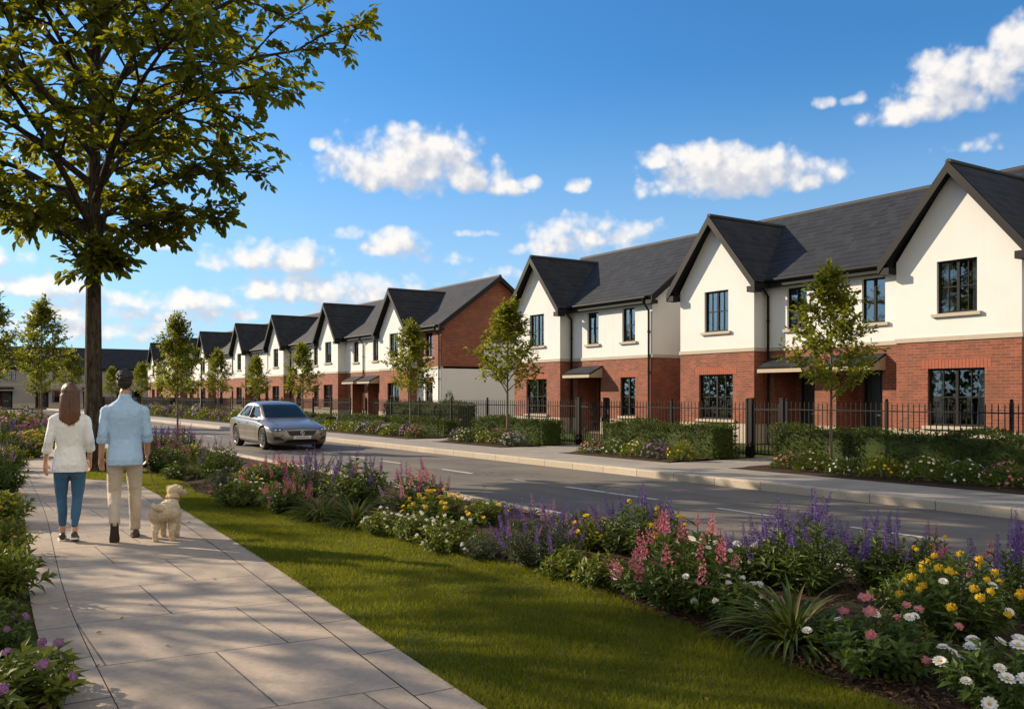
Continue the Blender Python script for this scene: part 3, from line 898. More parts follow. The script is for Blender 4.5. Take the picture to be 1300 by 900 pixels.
def house(name, label, y0, y1, gable, doors=(), upper=(), lower=(), ends='', wing=None, lowwall='brick', loc=None, rz=0, pipes=(), group=None, gw=(1.0, 1.42), grey=False, detail=True, roofmat=None):
    yc0 = (y0+y1)/2
    root = thing(name, label, 'house', loc or (20.6, yc0, ZB), rz, group)
    Y = lambda y: y - yc0
    y0, y1 = Y(y0), Y(y1)
    g = (Y(gable[0]), Y(gable[1])) if gable else None
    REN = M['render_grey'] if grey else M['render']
    lowm = MB(); upm = MB(); crs = MB(); pl = MB()
    wins = []
    recs = [(y0, g[0]), (g[1], y1)] if g else [(y0, y1)]
    lowh, uph = [], []
    for yc_ in doors: lowh.append((Y(yc_)-.72, Y(yc_)+.72, 0, zl(2.34), .95))
    for yc_, w_ in lower: lowh.append((Y(yc_)-w_/2, Y(yc_)+w_/2, zl(.82), zl(2.2)))
    for yc_, w_ in upper: uph.append((Y(yc_)-w_/2, Y(yc_)+w_/2, zl(3.47), zl(4.66)))
    for (a, b) in recs:
        if b - a < .02: continue
        wl, wu = (upm, lowm) if (wing and (a, b) == recs[0]) else (lowm, upm)
        wallr(wl, REC, 'x', a, b, 0, STR0, [q for q in lowh if a < (q[0]+q[1])/2 < b])
        wallr(wu, REC, 'x', a, b, STR1, EAVE_Z+.1, [q for q in uph if a < (q[0]+q[1])/2 < b])
        box(crs, REC-.028, REC+.1, a+(.03 if not (g and a == g[1]) else 0), b-(.03 if not (g and b == g[0]) else 0), STR0, STR1)
        segs = [a] + [e for q in sorted(lowh) if a < (q[0]+q[1])/2 < b and q[2] < .1 for e in q[:2]] + [b]
        if not (wing and (a, b) == recs[0]):
            for s0, s1 in zip(segs[::2], segs[1::2]):
                box(pl, REC-.016, REC-.001, s0, s1, .002, zl(.70))
    if g:
        gc = (g[0]+g[1])/2
        gl = [(gc-gw[1]/2, gc+gw[1]/2, zl(.82), zl(2.2))]; gu = [(gc-gw[0]/2-.03, gc+gw[0]/2-.03, zl(3.52), zl(4.78))]
        wallr(lowm, 0, 'x', g[0], g[1], 0, STR0, gl)
        wallr(upm, 0, 'x', g[0], g[1], STR1, GEAVE, gu)
        hw_ = (g[1]-g[0])/2; pk = GEAVE + hw_*(GPK-GEAVE)/(hw_+.30) + .0
        pk = GPK - .10
        poly_uv(upm, [(0, g[0], GEAVE), (0, g[1], GEAVE), (0, gc, pk)], [(g[0], GEAVE), (g[1], GEAVE), (gc, pk)])
        for yy in g:
            wallr(lowm, yy, 'y', 0, REC, 0, STR0); wallr(upm, yy, 'y', 0, REC, STR1, GEAVE)
        box(crs, -.03, .1, g[0]-.03, g[1]+.03, STR0, STR1)
        box(crs, .1, REC-.03, g[0]-.03, g[0]+.1, STR0, STR1); box(crs, .1, REC-.03, g[1]-.1, g[1]+.03, STR0, STR1)
        box(pl, -.016, -.001, g[0]-.016, g[1]+.016, .002, zl(.70))
        box(pl, .0, REC-.017, g[0]-.016, g[0]-.001, .002, zl(.70)); box(pl, .0, REC-.017, g[1]+.001, g[1]+.016, .002, zl(.70))
        wins.append((0, gc, gw[1], zl(.82), zl(2.2), True, 3, True)); wins.append((0, gc-.03, gw[0], zl(3.52), zl(4.78), True, 2, False))
    for a0, a1, z0, z1, *_ in uph: wins.append((REC, (a0+a1)/2, a1-a0, z0, z1, True, 2, False))
    for q in lowh:
        if q[2] > .1: wins.append((REC, (q[0]+q[1])/2, q[1]-q[0], q[2], q[3], True, 2, True))
    # side walls, back and floors
    for side, yy in (('near', y0), ('far', y1)):
        if side in ends:
            wl, wu = (upm, lowm) if (wing and side == 'near') else (lowm, upm)
            x0 = 0 if (g and abs((g[0] if side == 'near' else g[1]) - yy) < .02) else REC
            wallr(wl, yy, 'y', REC, BACK, 0, STR0)
            wallr(wu, yy, 'y', REC, BACK, STR1, EAVE_Z+.1)
            e = EAVE_Z+.1
            zap = RIDGE_Z - .13
            poly_uv(wu, [(REC, yy, e), (BACK, yy, e), (RIDGE_X, yy, zap)], [(REC, e), (BACK, e), (RIDGE_X, zap)])
            if wing and side == 'near':
                pass
            else:
                s = -1 if side == 'near' else 1
                if side == 'near': box(crs, REC-.03, BACK, yy-.028, yy+.05, STR0, STR1)
                else: box(crs, REC-.03, BACK, yy-.05, yy+.028, STR0, STR1)
    wallr(lowm, BACK, 'x', y0, y1, 0, STR1); wallr(upm, BACK, 'x', y0, y1, STR1, EAVE_Z+.1)
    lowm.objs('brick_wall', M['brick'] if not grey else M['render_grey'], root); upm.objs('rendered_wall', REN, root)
    crs.objs('string_course', M['stone'], root)
    if pl.n: pl.objs('plinth', M['stone'], root)
    fl = MB(); box(fl, REC+.15, BACK-.02, y0+.02, y1-.02, -.02, .06); box(fl, REC+.15, BACK-.02, y0+.02, y1-.02, zl(2.7), zl(2.84))
    if g: box(fl, .3, REC+.14, g[0]+.05, g[1]-.05, zl(2.7), zl(2.84))
    if doors:
        pass
    fl.objs('floor_slab', M['floor'], root)
    for ww in wins: window(root, *ww)
    for yd in doors:
        door(root, REC+.87, Y(yd)-.12, .95, .09, zl(2.22))
        # porch back wall to either side of the door
        pb = MB()
        a0, a1 = Y(yd)-.72, Y(yd)+.72; c0, c1 = Y(yd)-.12-.545, Y(yd)-.12+.545
        poly_uv(pb, [(REC+.95, a0, 0), (REC+.95, c0, 0), (REC+.95, c0, zl(2.34)), (REC+.95, a0, zl(2.34))], [(a0, 0), (c0, 0), (c0, 2.2), (a0, 2.2)])
        poly_uv(pb, [(REC+.95, c1, 0), (REC+.95, a1, 0), (REC+.95, a1, zl(2.34)), (REC+.95, c1, zl(2.34))], [(c1, 0), (a1, 0), (a1, 2.2), (c1, 2.2)])
        poly_uv(pb, [(REC+.95, c0, zl(2.29)), (REC+.95, c1, zl(2.29)), (REC+.95, c1, zl(2.34)), (REC+.95, c0, zl(2.34))], [(c0, 0), (c1, 0), (c1, .1), (c0, .1)])
        pb.obj('porch_wall', M['brick'], root)
        canopy(root, REC, Y(yd)-.82, Y(yd)+.82)
    # main roof
    rf = MB(); ov = .28
    a0 = y0 - (ov if 'near' in ends else -.001); a1 = y1 + (ov if 'far' in ends else -.001)
    ex = .2
    slab(rf, [(ex, a0, EAVE_Z), (ex, a1, EAVE_Z), (RIDGE_X, a1, RIDGE_Z), (RIDGE_X, a0, RIDGE_Z)], (0, 1, 0), .12)
    slab(rf, [(2*RIDGE_X-ex, a0, EAVE_Z), (2*RIDGE_X-ex, a1, EAVE_Z), (RIDGE_X+.002, a1, RIDGE_Z), (RIDGE_X+.002, a0, RIDGE_Z)], (0, 1, 0), .12)
    if g:
        hw_ = (g[1]-g[0])/2 + .30; xv = ex + (GPK-EAVE_Z)/SL + .05; x0 = -.30
        xe = ex + max(0, (GEAVE-EAVE_Z))/SL + .15
        for s in (-1, 1):
            slab(rf, [(x0, gc, GPK), (xv, gc, GPK), (xe, gc+s*hw_, GEAVE), (x0, gc+s*hw_, GEAVE)], (1, 0, 0), .11)
    ro = rf.obj('roof', roofmat or M['roof'], root)
    rd = MB(); tube(rd, [(RIDGE_X, a0, RIDGE_Z-.03), (RIDGE_X, a1, RIDGE_Z-.03)], .085, 8)
    if g: tube(rd, [(x0-.005, gc, GPK-.03), (xv, gc, GPK-.03)], .075, 8)
    rd.objs('ridge_tiles', M['ridge'], ro)
    bb = MB()
    if g:
        for s in (-1, 1):
            rake(bb, (x0-.002, gc, GPK-.02), (x0-.002, gc+s*(hw_+.01), GEAVE-.02), .27)
            y_ = gc+s*(hw_+.012)
            box(bb, x0-.02, .0, min(y_, y_-s*.31), max(y_, y_-s*.31), GEAVE-.30, GEAVE-.13)
            box(bb, x0, xe-.1, y_-.012, y_+.012, GEAVE-.2, GEAVE-.05)
    for side, yy, sg in (('near', a0, -1), ('far', a1, 1)):
        if side in ends:
            rake(bb, (RIDGE_X, yy, RIDGE_Z-.02), (ex-.01, yy, EAVE_Z-.02), .24, .035, (0, sg, 0))
            rake(bb, (RIDGE_X+.002, yy, RIDGE_Z-.02), (2*RIDGE_X-ex, yy, EAVE_Z-.02), .24, .035, (0, sg, 0))
            box(bb, ex-.02, REC, min(yy, yy-sg*.27), max(yy, yy-sg*.27), EAVE_Z-.28, EAVE_Z-.15)
    if bb.n: bb.objs('bargeboard', M['anthracite'], ro)
    gt = MB()
    for (a, b) in recs:
        if b-a < .1: continue
        box(gt, ex+.03, ex+.055, a, b, EAVE_Z-.24, EAVE_Z-.07); box(gt, ex+.056, REC, a, b, EAVE_Z-.24, EAVE_Z-.215)
        tube(gt, [(ex-.02, a+.0, EAVE_Z-.055), (ex-.02, b-.0, EAVE_Z-.055)], .058, 8)
    gt.objs('gutter', M['anthracite'], ro)
    for px_, py_ in pipes:
        dp = MB(); yy = Y(py_); xx = (REC if px_ else 0) - .06
        pts = [(ex-.02 if px_ else -.2, yy, EAVE_Z-.09), (ex-.02 if px_ else -.2, yy, EAVE_Z-.2), (xx, yy, EAVE_Z-.5), (xx, yy, .02)]
        tube(dp, pts, .038, 8)
        for zz in (.6, 2.2, 3.6): tube(dp, [(xx, yy, zz), (xx, yy, zz+.07)], .05, 8)
        dp.obj('downpipe', M['anthracite'], root)
    return root

house('gabled_house', 'nearest gabled house, with the highest gable peak and a broad window in its red brick', 10.73, 16.17, (10.73, 13.84),
      doors=(15.3,), upper=((14.85, .70),), ends='near', pipes=((1, 14.0),))
house('gabled_house', 'gabled house joined to the nearest one, its door behind the nearest garden gate', 16.17, 21.6, (18.5, 21.6),
      doors=(17.45,), upper=((17.35, .70),), ends='far', pipes=((1, 18.36),))
house('gabled_house', 'detached white and brick house with one canopied door between the joined pair and the terrace', 23.5, 31.4, (28.2, 31.4),
      doors=(27.05,), upper=((26.8, .68), (24.75, .70)), lower=((24.8, .80),), ends='near far', pipes=((1, 28.06), (1, 23.62)))
c1 = house('brick_end_house', 'terrace end house with an all brick upper side wall above pale render', 38.6, 47.55, (41.2, 44.6),
      doors=(46.5,), upper=((39.9, .75), (46.2, .72)), lower=((39.9, .8),), ends='near', wing='brick', pipes=((1, 38.75), (1, 44.75)))
sp_ = MB(); box(sp_, 2.9, 5.0, 38.6-43.075-.02, 38.6-43.075-.002, zl(2.95), zl(4.2)); box(sp_, 2.98, 4.92, 38.6-43.075-.026, 38.6-43.075-.021, zl(3.03), zl(4.12))
sp_.obj('side_panel', M['render'], c1)
TG = 'terraced houses receding along the street'
house('terraced_house', 'terraced house adjoining the brick sided end house, two thin windows in its recessed bay', 47.55, 56.8, (50.4, 53.5),
      doors=(48.7,), upper=((48.9, .72), (55.3, .72)), lower=((55.2, .8),), pipes=((1, 47.75), (1, 53.65)), group=TG)
house('terraced_house', 'terraced house whose white gable shows just behind the roof of the silver car', 56.8, 66.0, (60.0, 63.2),
      doors=(64.7,), upper=((58.3, .72), (64.6, .72)), lower=((58.3, .8),), pipes=((1, 59.85),), group=TG)
house('terraced_house', 'terraced house with its gable directly above the back end of the silver car', 66.0, 75.5, (68.7, 71.8),
      doors=(67.3,), upper=((67.3, .72), (73.6, .72)), lower=((73.6, .8),), pipes=((1, 68.55),), group=TG)
house('terraced_house', 'small far terraced house whose gable stands beside the black lamp column', 75.5, 85.5, (79.3, 82.4), doors=(84.2,), upper=((77, .72), (84, .72)), lower=((77.0, .8),), group=TG)
house('terraced_house', 'far terraced house mostly hidden behind the young tree on the near verge', 85.5, 96, (89.3, 92.4), doors=(87,), upper=((87, .72), (94.3, .72)), group=TG)
house('terraced_house', 'far terraced house with its gable between the walking man and the near verge tree', 96, 106.5, (99.6, 102.7), doors=(104.6,), upper=((98, .72), (104.6, .72)), group=TG)
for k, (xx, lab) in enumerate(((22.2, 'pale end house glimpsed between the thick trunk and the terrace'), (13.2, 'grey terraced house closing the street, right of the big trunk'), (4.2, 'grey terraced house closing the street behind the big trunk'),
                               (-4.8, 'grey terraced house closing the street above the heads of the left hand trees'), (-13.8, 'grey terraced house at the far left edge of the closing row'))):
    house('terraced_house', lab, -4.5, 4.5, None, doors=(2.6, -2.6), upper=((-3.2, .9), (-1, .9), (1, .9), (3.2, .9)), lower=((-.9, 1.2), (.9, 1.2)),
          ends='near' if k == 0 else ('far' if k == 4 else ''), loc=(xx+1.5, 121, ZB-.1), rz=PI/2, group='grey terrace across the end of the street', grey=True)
# ================================================================ trees
def branch_tree(seed, H, r0, z0, rad, n_prim, up, n_sec, n_twig, n_leaf, leafL, leafW, droop, crook=.03, spread=.35, tipstart=.25, lean=(0, 0)):
    """trunk with limbs as one skin, leaves in sprays along the twigs.  rad(z) = reach of the crown at height z"""
    g = np.random.default_rng(seed)
    wood = MB(); LP, LD, LN = [], [], []
    n = 14
    zs = np.linspace(-.05, H*.97, n)
    ph = g.random(4)*6.28
    tp = np.stack([crook*H*.12*np.sin(zs/H*5+ph[0])*(zs/H) + lean[0]*zs/H, crook*H*.12*np.sin(zs/H*4+ph[1])*(zs/H) + lean[1]*zs/H, zs], 1)
    tr = r0*(1-zs/H*.93)**.9
    tr = tr*(1 + .35*np.exp(-np.maximum(zs, 0)/(r0*2.2)))
    tube(wood, tp, tr, 14 if r0 > .1 else 8)
    def at(z): return np.array([np.interp(z, zs, tp[:, 0]), np.interp(z, zs, tp[:, 1]), z]), np.interp(z, zs, tr)
    az = g.random()*6.28
    for i in range(n_prim):
        f = (i+.5)/n_prim
        z = z0 + (H*.96-z0)*(f**1.05)
        p, rt = at(z); az += 2.39996 + g.normal()*.25
        ang = up[0] + (up[1]-up[0])*f + g.normal()*.10
        hd = np.array([math.cos(az), math.sin(az), 0])
        # reach such that the tip lands on the crown outline
        L = .3
        for _ in range(60):
            zt = z + L*math.sin(ang)*.9
            if L*math.cos(ang) >= rad(zt, az) or zt > H*1.02: break
            L += .03*H/4
        L *= g.uniform(.84, 1.05) if (i % 3 or r0 < .1) else g.uniform(.45, .75)
        m = 6; ts = np.linspace(0, 1, m)
        bend = g.normal()*.25
        sd_ = np.array([-hd[1], hd[0], 0])
        pts = p + np.outer(ts*L*math.cos(ang), hd) + np.outer(np.sin(ts*2.4)*.06*L*bend, sd_)
        pts[:, 2] += (ts*math.sin(ang) + .10*np.sin(ts*PI))*L
        rb = max(min(rt*.62, L*.017+.004), .004)
        tube(wood, pts, rb*(1-ts*.8), 6 if rb > .015 else 4, cap=False)
        for k in range(n_sec):
            t = tipstart + (1-tipstart)*(k+.6*g.random()+.3)/n_sec
            if k == n_sec-1: t = 1.0
            q = np.array([np.interp(t, ts, pts[:, a]) for a in range(3)])
            sgn = 1 if k % 2 else -1
            d = hd*math.cos(ang)*(.7 if t < 1 else 1) + sd_*sgn*(.75 if t < 1 else 0) + np.array([0, 0, math.sin(ang)*.8+.1])
            d = unit(d + g.normal(size=3)*.22)
            l2 = L*spread*(1.15-.55*t)*g.uniform(.7, 1.25)
            t2 = np.linspace(0, 1, 4)
            p2 = q + np.outer(t2*l2, d); p2[:, 2] -= droop*l2*t2**2
            tube(wood, p2, rb*.38*(1-t2*.75)+.0015, 4, cap=False)
            for u in range(n_twig):
                tt = (u+g.random())/n_twig
                q2 = np.array([np.interp(tt, t2, p2[:, a]) for a in range(3)])
                d3 = unit(d*.6 + g.normal(size=3)*.65 + np.array([0, 0, .1-droop*.6]))
                l3 = leafL*g.uniform(1.2, 2.6)
                if r0 > .1: tube(wood, [q2, q2+d3*l3*.5-np.array([0,0,droop*.03]), q2+d3*l3], [.006, .004, .002], 3, cap=False)
                s3 = unit(np.cross(d3, [0, 0, 1.0])+1e-6)
                for v in range(n_leaf):
                    a = (v+1)/n_leaf
                    sg = 1 if v % 2 else -1
                    LP.append(q2 + d3*l3*a)
                    ld = d3*.7 + s3*sg*(.9 if v < n_leaf-1 else .0) + g.normal(size=3)*.28 + np.array([0, 0, -droop*.9])
                    LD.append(ld); LN.append(np.array([0, 0, 1.0]) + g.normal(size=3)*.45)
    lv = MB(); k = len(LP)
    cards(lv, LP, LD, LN, leafL*g.uniform(.65, 1.15, k), leafW*g.uniform(.8, 1.2, k), OVAL_V, OVAL_F)
    return wood, lv, k

def big_rad(z, az=0):
    return float(np.interp(z, [3.6, 4.1, 4.7, 5.6, 7, 8.4, 9.6, 11, 12.5, 13.6], [.7, 1.6, 2.5, 3.5, 4.5, 6.1, 5.9, 5.0, 3.2, .6]))
wood, lv, k = branch_tree(44, 13.2, .165, 3.5, big_rad, 52, (.34, 1.0), 9, 9, 9, .205, .116, .26, crook=.05, spread=.44, tipstart=.14)
print('big tree leaves', k)
BIGW, BIGL = wood.mesh('trunk', M['bark']), lv.mesh('crown', M['leaf_big'])
g = np.random.default_rng(1)
def thin_crown(keep):
    lvs = MB(); V = lv.v[0].reshape(-1, 9, 3); c_ = np.floor(V[:, 0]/1.15 + [.3, .7, .1]).astype(int); hs = np.abs(np.sin(c_ @ np.array([12.9898, 78.233, 37.719]))*43758.5453) % 1.0; V = V[hs < keep]      # whole sprays, so the light falls through in patches
    F = (OVAL_F[None] + (np.arange(len(V))*9)[:, None, None]).reshape(-1, 3)
    lvs.add(V.reshape(-1, 3), F); return lvs.mesh('crown', M['leaf_big'])
THIN = thin_crown(THIN_KEEP)
def big_tree(label, x, y, rz, sc, crown=None):
    t = thing('avenue_tree', label, 'tree', (x, y, .02), rz, 'large avenue trees', (sc, sc, sc))
    link('trunk', BIGW, t); link('crown', crown or BIGL, t)
    return t
big_tree('large broadleaf tree with a thick bare trunk standing directly behind the walking couple', 2.9, 19.8, BIG_ROT, 1.10)
big_tree('large broadleaf tree off the path, only its crown edge reaching the upper left corner', -5.3, 16.0, 2.1, .78, THIN)
big_tree('large broadleaf tree further off behind the left flower beds, its boughs beyond the tall trunk', -11.0, 33, 4.0, .9, THIN)
for x_, y_, r_ in ((-22, 26, 1.), (-27, 36, 3.), (-21, 50, 5.), (-30, 60, 2.), (-24, 74, 0.5)):
    big_tree('mature broadleaf tree across the gardens left of the photo, mirrored in the house windows', x_, y_, r_, .8, THIN)

def yr(H, zc, r):
    def f(z, az=0): return float(np.interp(z, [zc*.95, zc+.12*(H-zc), zc+.4*(H-zc), zc+.75*(H-zc), H], [.5*r, .95*r, r, .55*r, .08*r]))
    return f
YT = []
for sd_ in (31, 32, 33):
    wd, lv, k = branch_tree(sd_, 3.75, .042, 1.35, yr(3.75, 1.4, .84), 26, (.50, 1.1), 6, 5, 6, .112, .062, .08, crook=.05, spread=.40, tipstart=.18)
    YT.append((wd.mesh('trunk', M['bark_pale']), lv.mesh('crown', M['leaf_young'])))
print('young leaves', k)
def young_tree(label, x, y, z, H, kind, rz, wide=1.0):
    s = H/3.75
    t = thing('young_tree', label, 'tree', (x, y, z), rz, 'young street trees', (s*wide, s*wide, s))
    link('trunk', YT[kind][0], t); link('crown', YT[kind][1], t)
for lab, x, y, H, kd, wd_ in (
    ('young street tree in the verge bed in front of the nearest two houses', 14.2, 10.9, 3.62, 0, .93),
    ('young street tree with a wide crown in front of the detached house’s gable', 14.2, 22.0, 3.95, 1, 1.0),
    ('young street tree in front of the brick end house', 14.2, 28.2, 3.75, 2, .95),
    ('young street tree rising right behind the bonnet of the silver car', 14.2, 38.8, 3.5, 0, .98),
    ('young street tree rising behind the boot of the silver car', 14.2, 45.4, 3.2, 1, .9),
    ('young street tree on the far verge just left of the silver car', 14.2, 52.5, 3.8, 2, .95),
    ('young far verge tree right of the lone near verge tree, mostly masked by it', 14.2, 61, 3.7, 0, 1.0),
    ('small pale young tree between the walking man and the near verge tree', 14.2, 73.8, 3.7, 1, 1.0),
    ('farthest small young tree near the end of the street', 14.2, 87, 3.7, 2, 1.0)):
    young_tree(lab, x, y, .13, H, kd, (y*7.3) % 6.28, wd_)
young_tree('slender dark stemmed young tree on the near verge, right of the walking man', 6.2, 27.2, .04, 3.62, 2, 1.2, .85)
young_tree('taller young tree above the woman, left of the thick trunk', 5.0, 50.3, .03, 5.9, 0, 2.0, .92)
young_tree('taller young tree cut by the left edge of the photo', 2.6, 47.5, .03, 5.9, 1, 4.0, .95)
for lab, x, y, H, kd in (('young tree before the grey closing row, nearest the left edge', -3.2, 92, 6.2, 2), ('young tree before the grey closing row, above the woman’s hair', 1.6, 96, 6.6, 1), ('young tree before the grey closing row, touching the thick trunk', 5.2, 101, 6.4, 0), ('young tree before the grey closing row, beside the man’s head', 13.6, 108, 6.0, 2)):
    young_tree(lab, x, y, .03, H, kd, y*1.3, 1.15)
young_tree('young tree seen just right of the thick trunk, above the man’s shoulder', 8.0-1.6, 66, .03, 3.6, 1, .6, .9)

# ================================================================ hedges
def hedge(label, x0, x1, y0, y1, z1, dens=900, group='clipped hedges along the railings', z0=.125):
    cx, cy = (x0+x1)/2, (y0+y1)/2
    root = thing('clipped_hedge', label, 'hedge', (cx, cy, z0), 0, group)
    hx, hy, hz = (x1-x0)/2, (y1-y0)/2, z1-z0
    core = MB(); box(core, -hx+.10, hx-.10, -hy+.10, hy-.10, 0, hz-.11)
    core.obj('inner_twigs', M['leaf_hedge'], root)
    g = np.random.default_rng(int(abs(y0)*100)+1)
    P, D = [], []
    def face(n, fn, nrm):
        for _ in range(int(n)):
            p = np.array(fn()); d = np.array(nrm, float)
            w_ = .05*math.sin(p[1]*2.1)+.03*math.sin(p[1]*5.3+p[2]*4)+.03*math.sin(p[2]*7+p[1]*3)
            P.append(p + d*(w_ - .09*g.random()) ); D.append(d*.8 + g.normal(size=3)*.6 + np.array([0, 0, .35]))
    U = g.uniform
    far = min(1.0, 20/max(1, dep(cx, cy)))
    k = dens*far
    face(2*hy*hz*k, lambda: (-hx+.05, U(-hy, hy), U(0, hz)), (-1, 0, 0))
    face(2*hy*2*hx*k, lambda: (U(-hx, hx), U(-hy, hy), hz-.05), (0, 0, 1))
    face(2*hx*hz*k, lambda: (U(-hx, hx), -hy+.05, U(0, hz)), (0, -1, 0))
    face(2*hy*hz*k*.4, lambda: (hx-.05, U(-hy, hy), U(0, hz)), (1, 0, 0))
    face(2*hx*hz*k*.6, lambda: (U(-hx, hx), hy-.05, U(0, hz)), (0, 1, 0))
    lv = MB(); n = len(P); s = 1/math.sqrt(far)
    cards(lv, P, D, g.normal(size=(n, 3))+np.array([0, 0, .8]), .06*s*g.uniform(.7, 1.4, n), .028*s*g.uniform(.8, 1.3, n))
    lv.obj('foliage', M['leaf_hedge'], root)
    return root
hedge('long clipped hedge below the nearest broad window', 14.65, 15.5, 4.5, 10.75, .92)
hedge('short clipped hedge behind the nearest young street tree', 14.65, 15.5, 10.95, 12.75, .92)
hedge('clipped hedge between the two garden gates', 14.65, 15.5, 14.35, 18.3, .90)
hedge('clipped hedge left of the detached house’s gate, behind the wide crowned young tree', 14.65, 15.5, 20.95, 24.9, .86)
hedge('taller dark hedge block beside the brick end house’s garden', 16.4, 17.3, 28.8, 35.2, 1.28, 700)
hedge('low clipped hedge in front of the taller hedge block', 14.7, 15.4, 26.8, 31.2, .74, 700)
hedge('low clipped hedge behind the third street tree from the right', 14.7, 15.4, 31.4, 35.6, .76, 700)
for k, (y0, y1, lab) in enumerate(((38, 43, 'low hedge before the brick end house, right behind the car bonnet'), (43.3, 49, 'low hedge in the verge hidden partly by the car'),
                              (49.3, 56, 'low hedge left of the car boot'), (56.3, 66, 'low hedge along the far verge right of the lamp column'), (66.5, 80, 'low hedge along the farthest verge left of the lamp column'))):
    hedge(lab, 14.9, 15.6, y0, y1, .72, 500)

# ================================================================ plants
# each kind: foliage mesh with its stems, and where its flower heads sit
def stalk(mb, m=1, L=.15):
    tube(mb, [(0, 0, .004), (.006, .004, -L*.5), (.004, -.004, -L)], [.0035, .004, .0045], 4, m, cap=False)
def daisy(mat, n=11, r=.032, layers=1):
    mb = MB()
    for ly in range(layers):
        a = np.arange(n)*2*PI/n + ly*.3
        P = np.stack([.006*np.cos(a), .006*np.sin(a), np.full(n, .004*ly)], 1)
        D = np.stack([np.cos(a), np.sin(a), np.full(n, .12+.45*ly)], 1)
        cards(mb, P, D, np.tile([0, 0, 1.0], (n, 1)), r*(1-.25*ly), r*.58, PETAL_V, STRAP_F)
    ellipsoid(mb, (0, 0, .006), (.011, .011, .007), None, 8, 1, True, 4)
    stalk(mb, 2); return mb.mesh('flower_head', [mat, M['p_eye'], M['stem']])
def cluster(mat, mat2, n=26, r=.038, h=.035, pl=.016, seed=1):
    g = np.random.default_rng(seed); d = rdir(n, g); d[:, 2] = np.abs(d[:, 2])*.9+.1; d = unit(d)
    P = d*np.array([r, r, h])*.75
    mb = MB(); cards(mb, P, d + g.normal(size=(n, 3))*.5, g.normal(size=(n, 3)), pl*1.3, pl)
    for q in P[:]:
        s1 = unit(np.cross(q, [0.1, .2, 1])); s2 = unit(np.cross(q, s1)); qq = q*1.25
        cards(mb, np.tile(qq, (4, 1)), np.array([s1, -s1, s2, -s2]), np.tile(unit(q), (4, 1)), pl, pl*.85, m=0)
    stalk(mb); return mb.mesh('flower_head', [mat, mat2])
def spike(mat, L=.20, r=.021, n=15, seed=1, fl=6, pl=.017):
    """tiers of small florets round a stem"""
    g = np.random.default_rng(seed); mb = MB()
    tube(mb, [(.006, 0, -.16), (0, 0, -.02), (.004, 0, L*.5), (0, 0, L)], [.0045, .0035, .003, .0015], 4, 1, cap=False)
    for k in range(n):
        t = k/(n-1); z = L*t; rr = r*(1.0-.72*t**1.4)
        a = np.arange(fl)*2*PI/fl + k*.7
        P = np.stack([np.cos(a)*rr*.35, np.sin(a)*rr*.35, np.full(fl, z)], 1)
        D = np.stack([np.cos(a), np.sin(a), np.full(fl, .35)], 1) + g.normal(size=(fl, 3))*.25
        cards(mb, P, D, g.normal(size=(fl, 3))*.5+np.array([0, 0, 1]), pl*(1.1-.6*t)+rr*.5, pl*(1-.5*t))
    return mb.mesh('flower_spike', [mat, M['stem']])
def bellspike(mat, L=.17, seed=1):
    """loose pink spike of fat hanging bells"""
    g = np.random.default_rng(seed); mb = MB()
    tube(mb, [(.006, 0, -.16), (0, 0, -.03), (.005, 0, L*.5), (0, 0, L)], [.0045, .004, .003, .002], 4, 1, cap=False)
    for k in range(7):
        t = k/6; z = L*t
        fl = 3 if k < 5 else 2
        for q in range(fl):
            a = q*2*PI/fl + k*.9; s = .0165*(1.1-.6*t)*g.uniform(.75, 1.2)
            c = np.array([math.cos(a)*s*1.35, math.sin(a)*s*1.35, z])
            d = np.array([math.cos(a), math.sin(a), -.25])
            s1 = unit(np.cross(d, [0, 0, 1.0])); s2 = unit(np.cross(d, s1))
            for e in (s1, -s1, s2, -s2):
                cards(mb, [c], [d*.5+e*.55], [unit(d)*.2-e], s*1.45, s*1.25)
    return mb.mesh('flower_spike', [mat, M['stem']])
FL = {'white': daisy(M['p_white'], 11, .038, 2), 'white_small': cluster(M['p_white'], M['stem'], 16, .026, .02, .014, 2), 'white_head': cluster(M['p_white'], M['stem'], 22, .034, .024, .019, 8),
      'yellow': daisy(M['p_yellow'], 12, .034, 2), 'yellow_head': cluster(M['p_yellow'], M['stem'], 24, .027, .026, .015, 3),
      'pink': bellspike(M['p_pink'], .17, 4), 'rose': bellspike(M['p_rose'], .13, 5), 'rose_head': cluster(M['p_rose'], M['stem'], 26, .036, .034, .019, 6),
      'purple': spike(M['p_purple'], .21, .022, 16, 7), 'mauve': spike(M['p_mauve'], .17, .02, 13, 8), 'magenta': spike(m_petal('magenta_petal', (.40, .05, .16), (.30, .06, .22)), .17, .021, 13, 9),
      'mauve_head': cluster(M['p_mauve'], M['stem'], 24, .034, .03, .015, 10)}

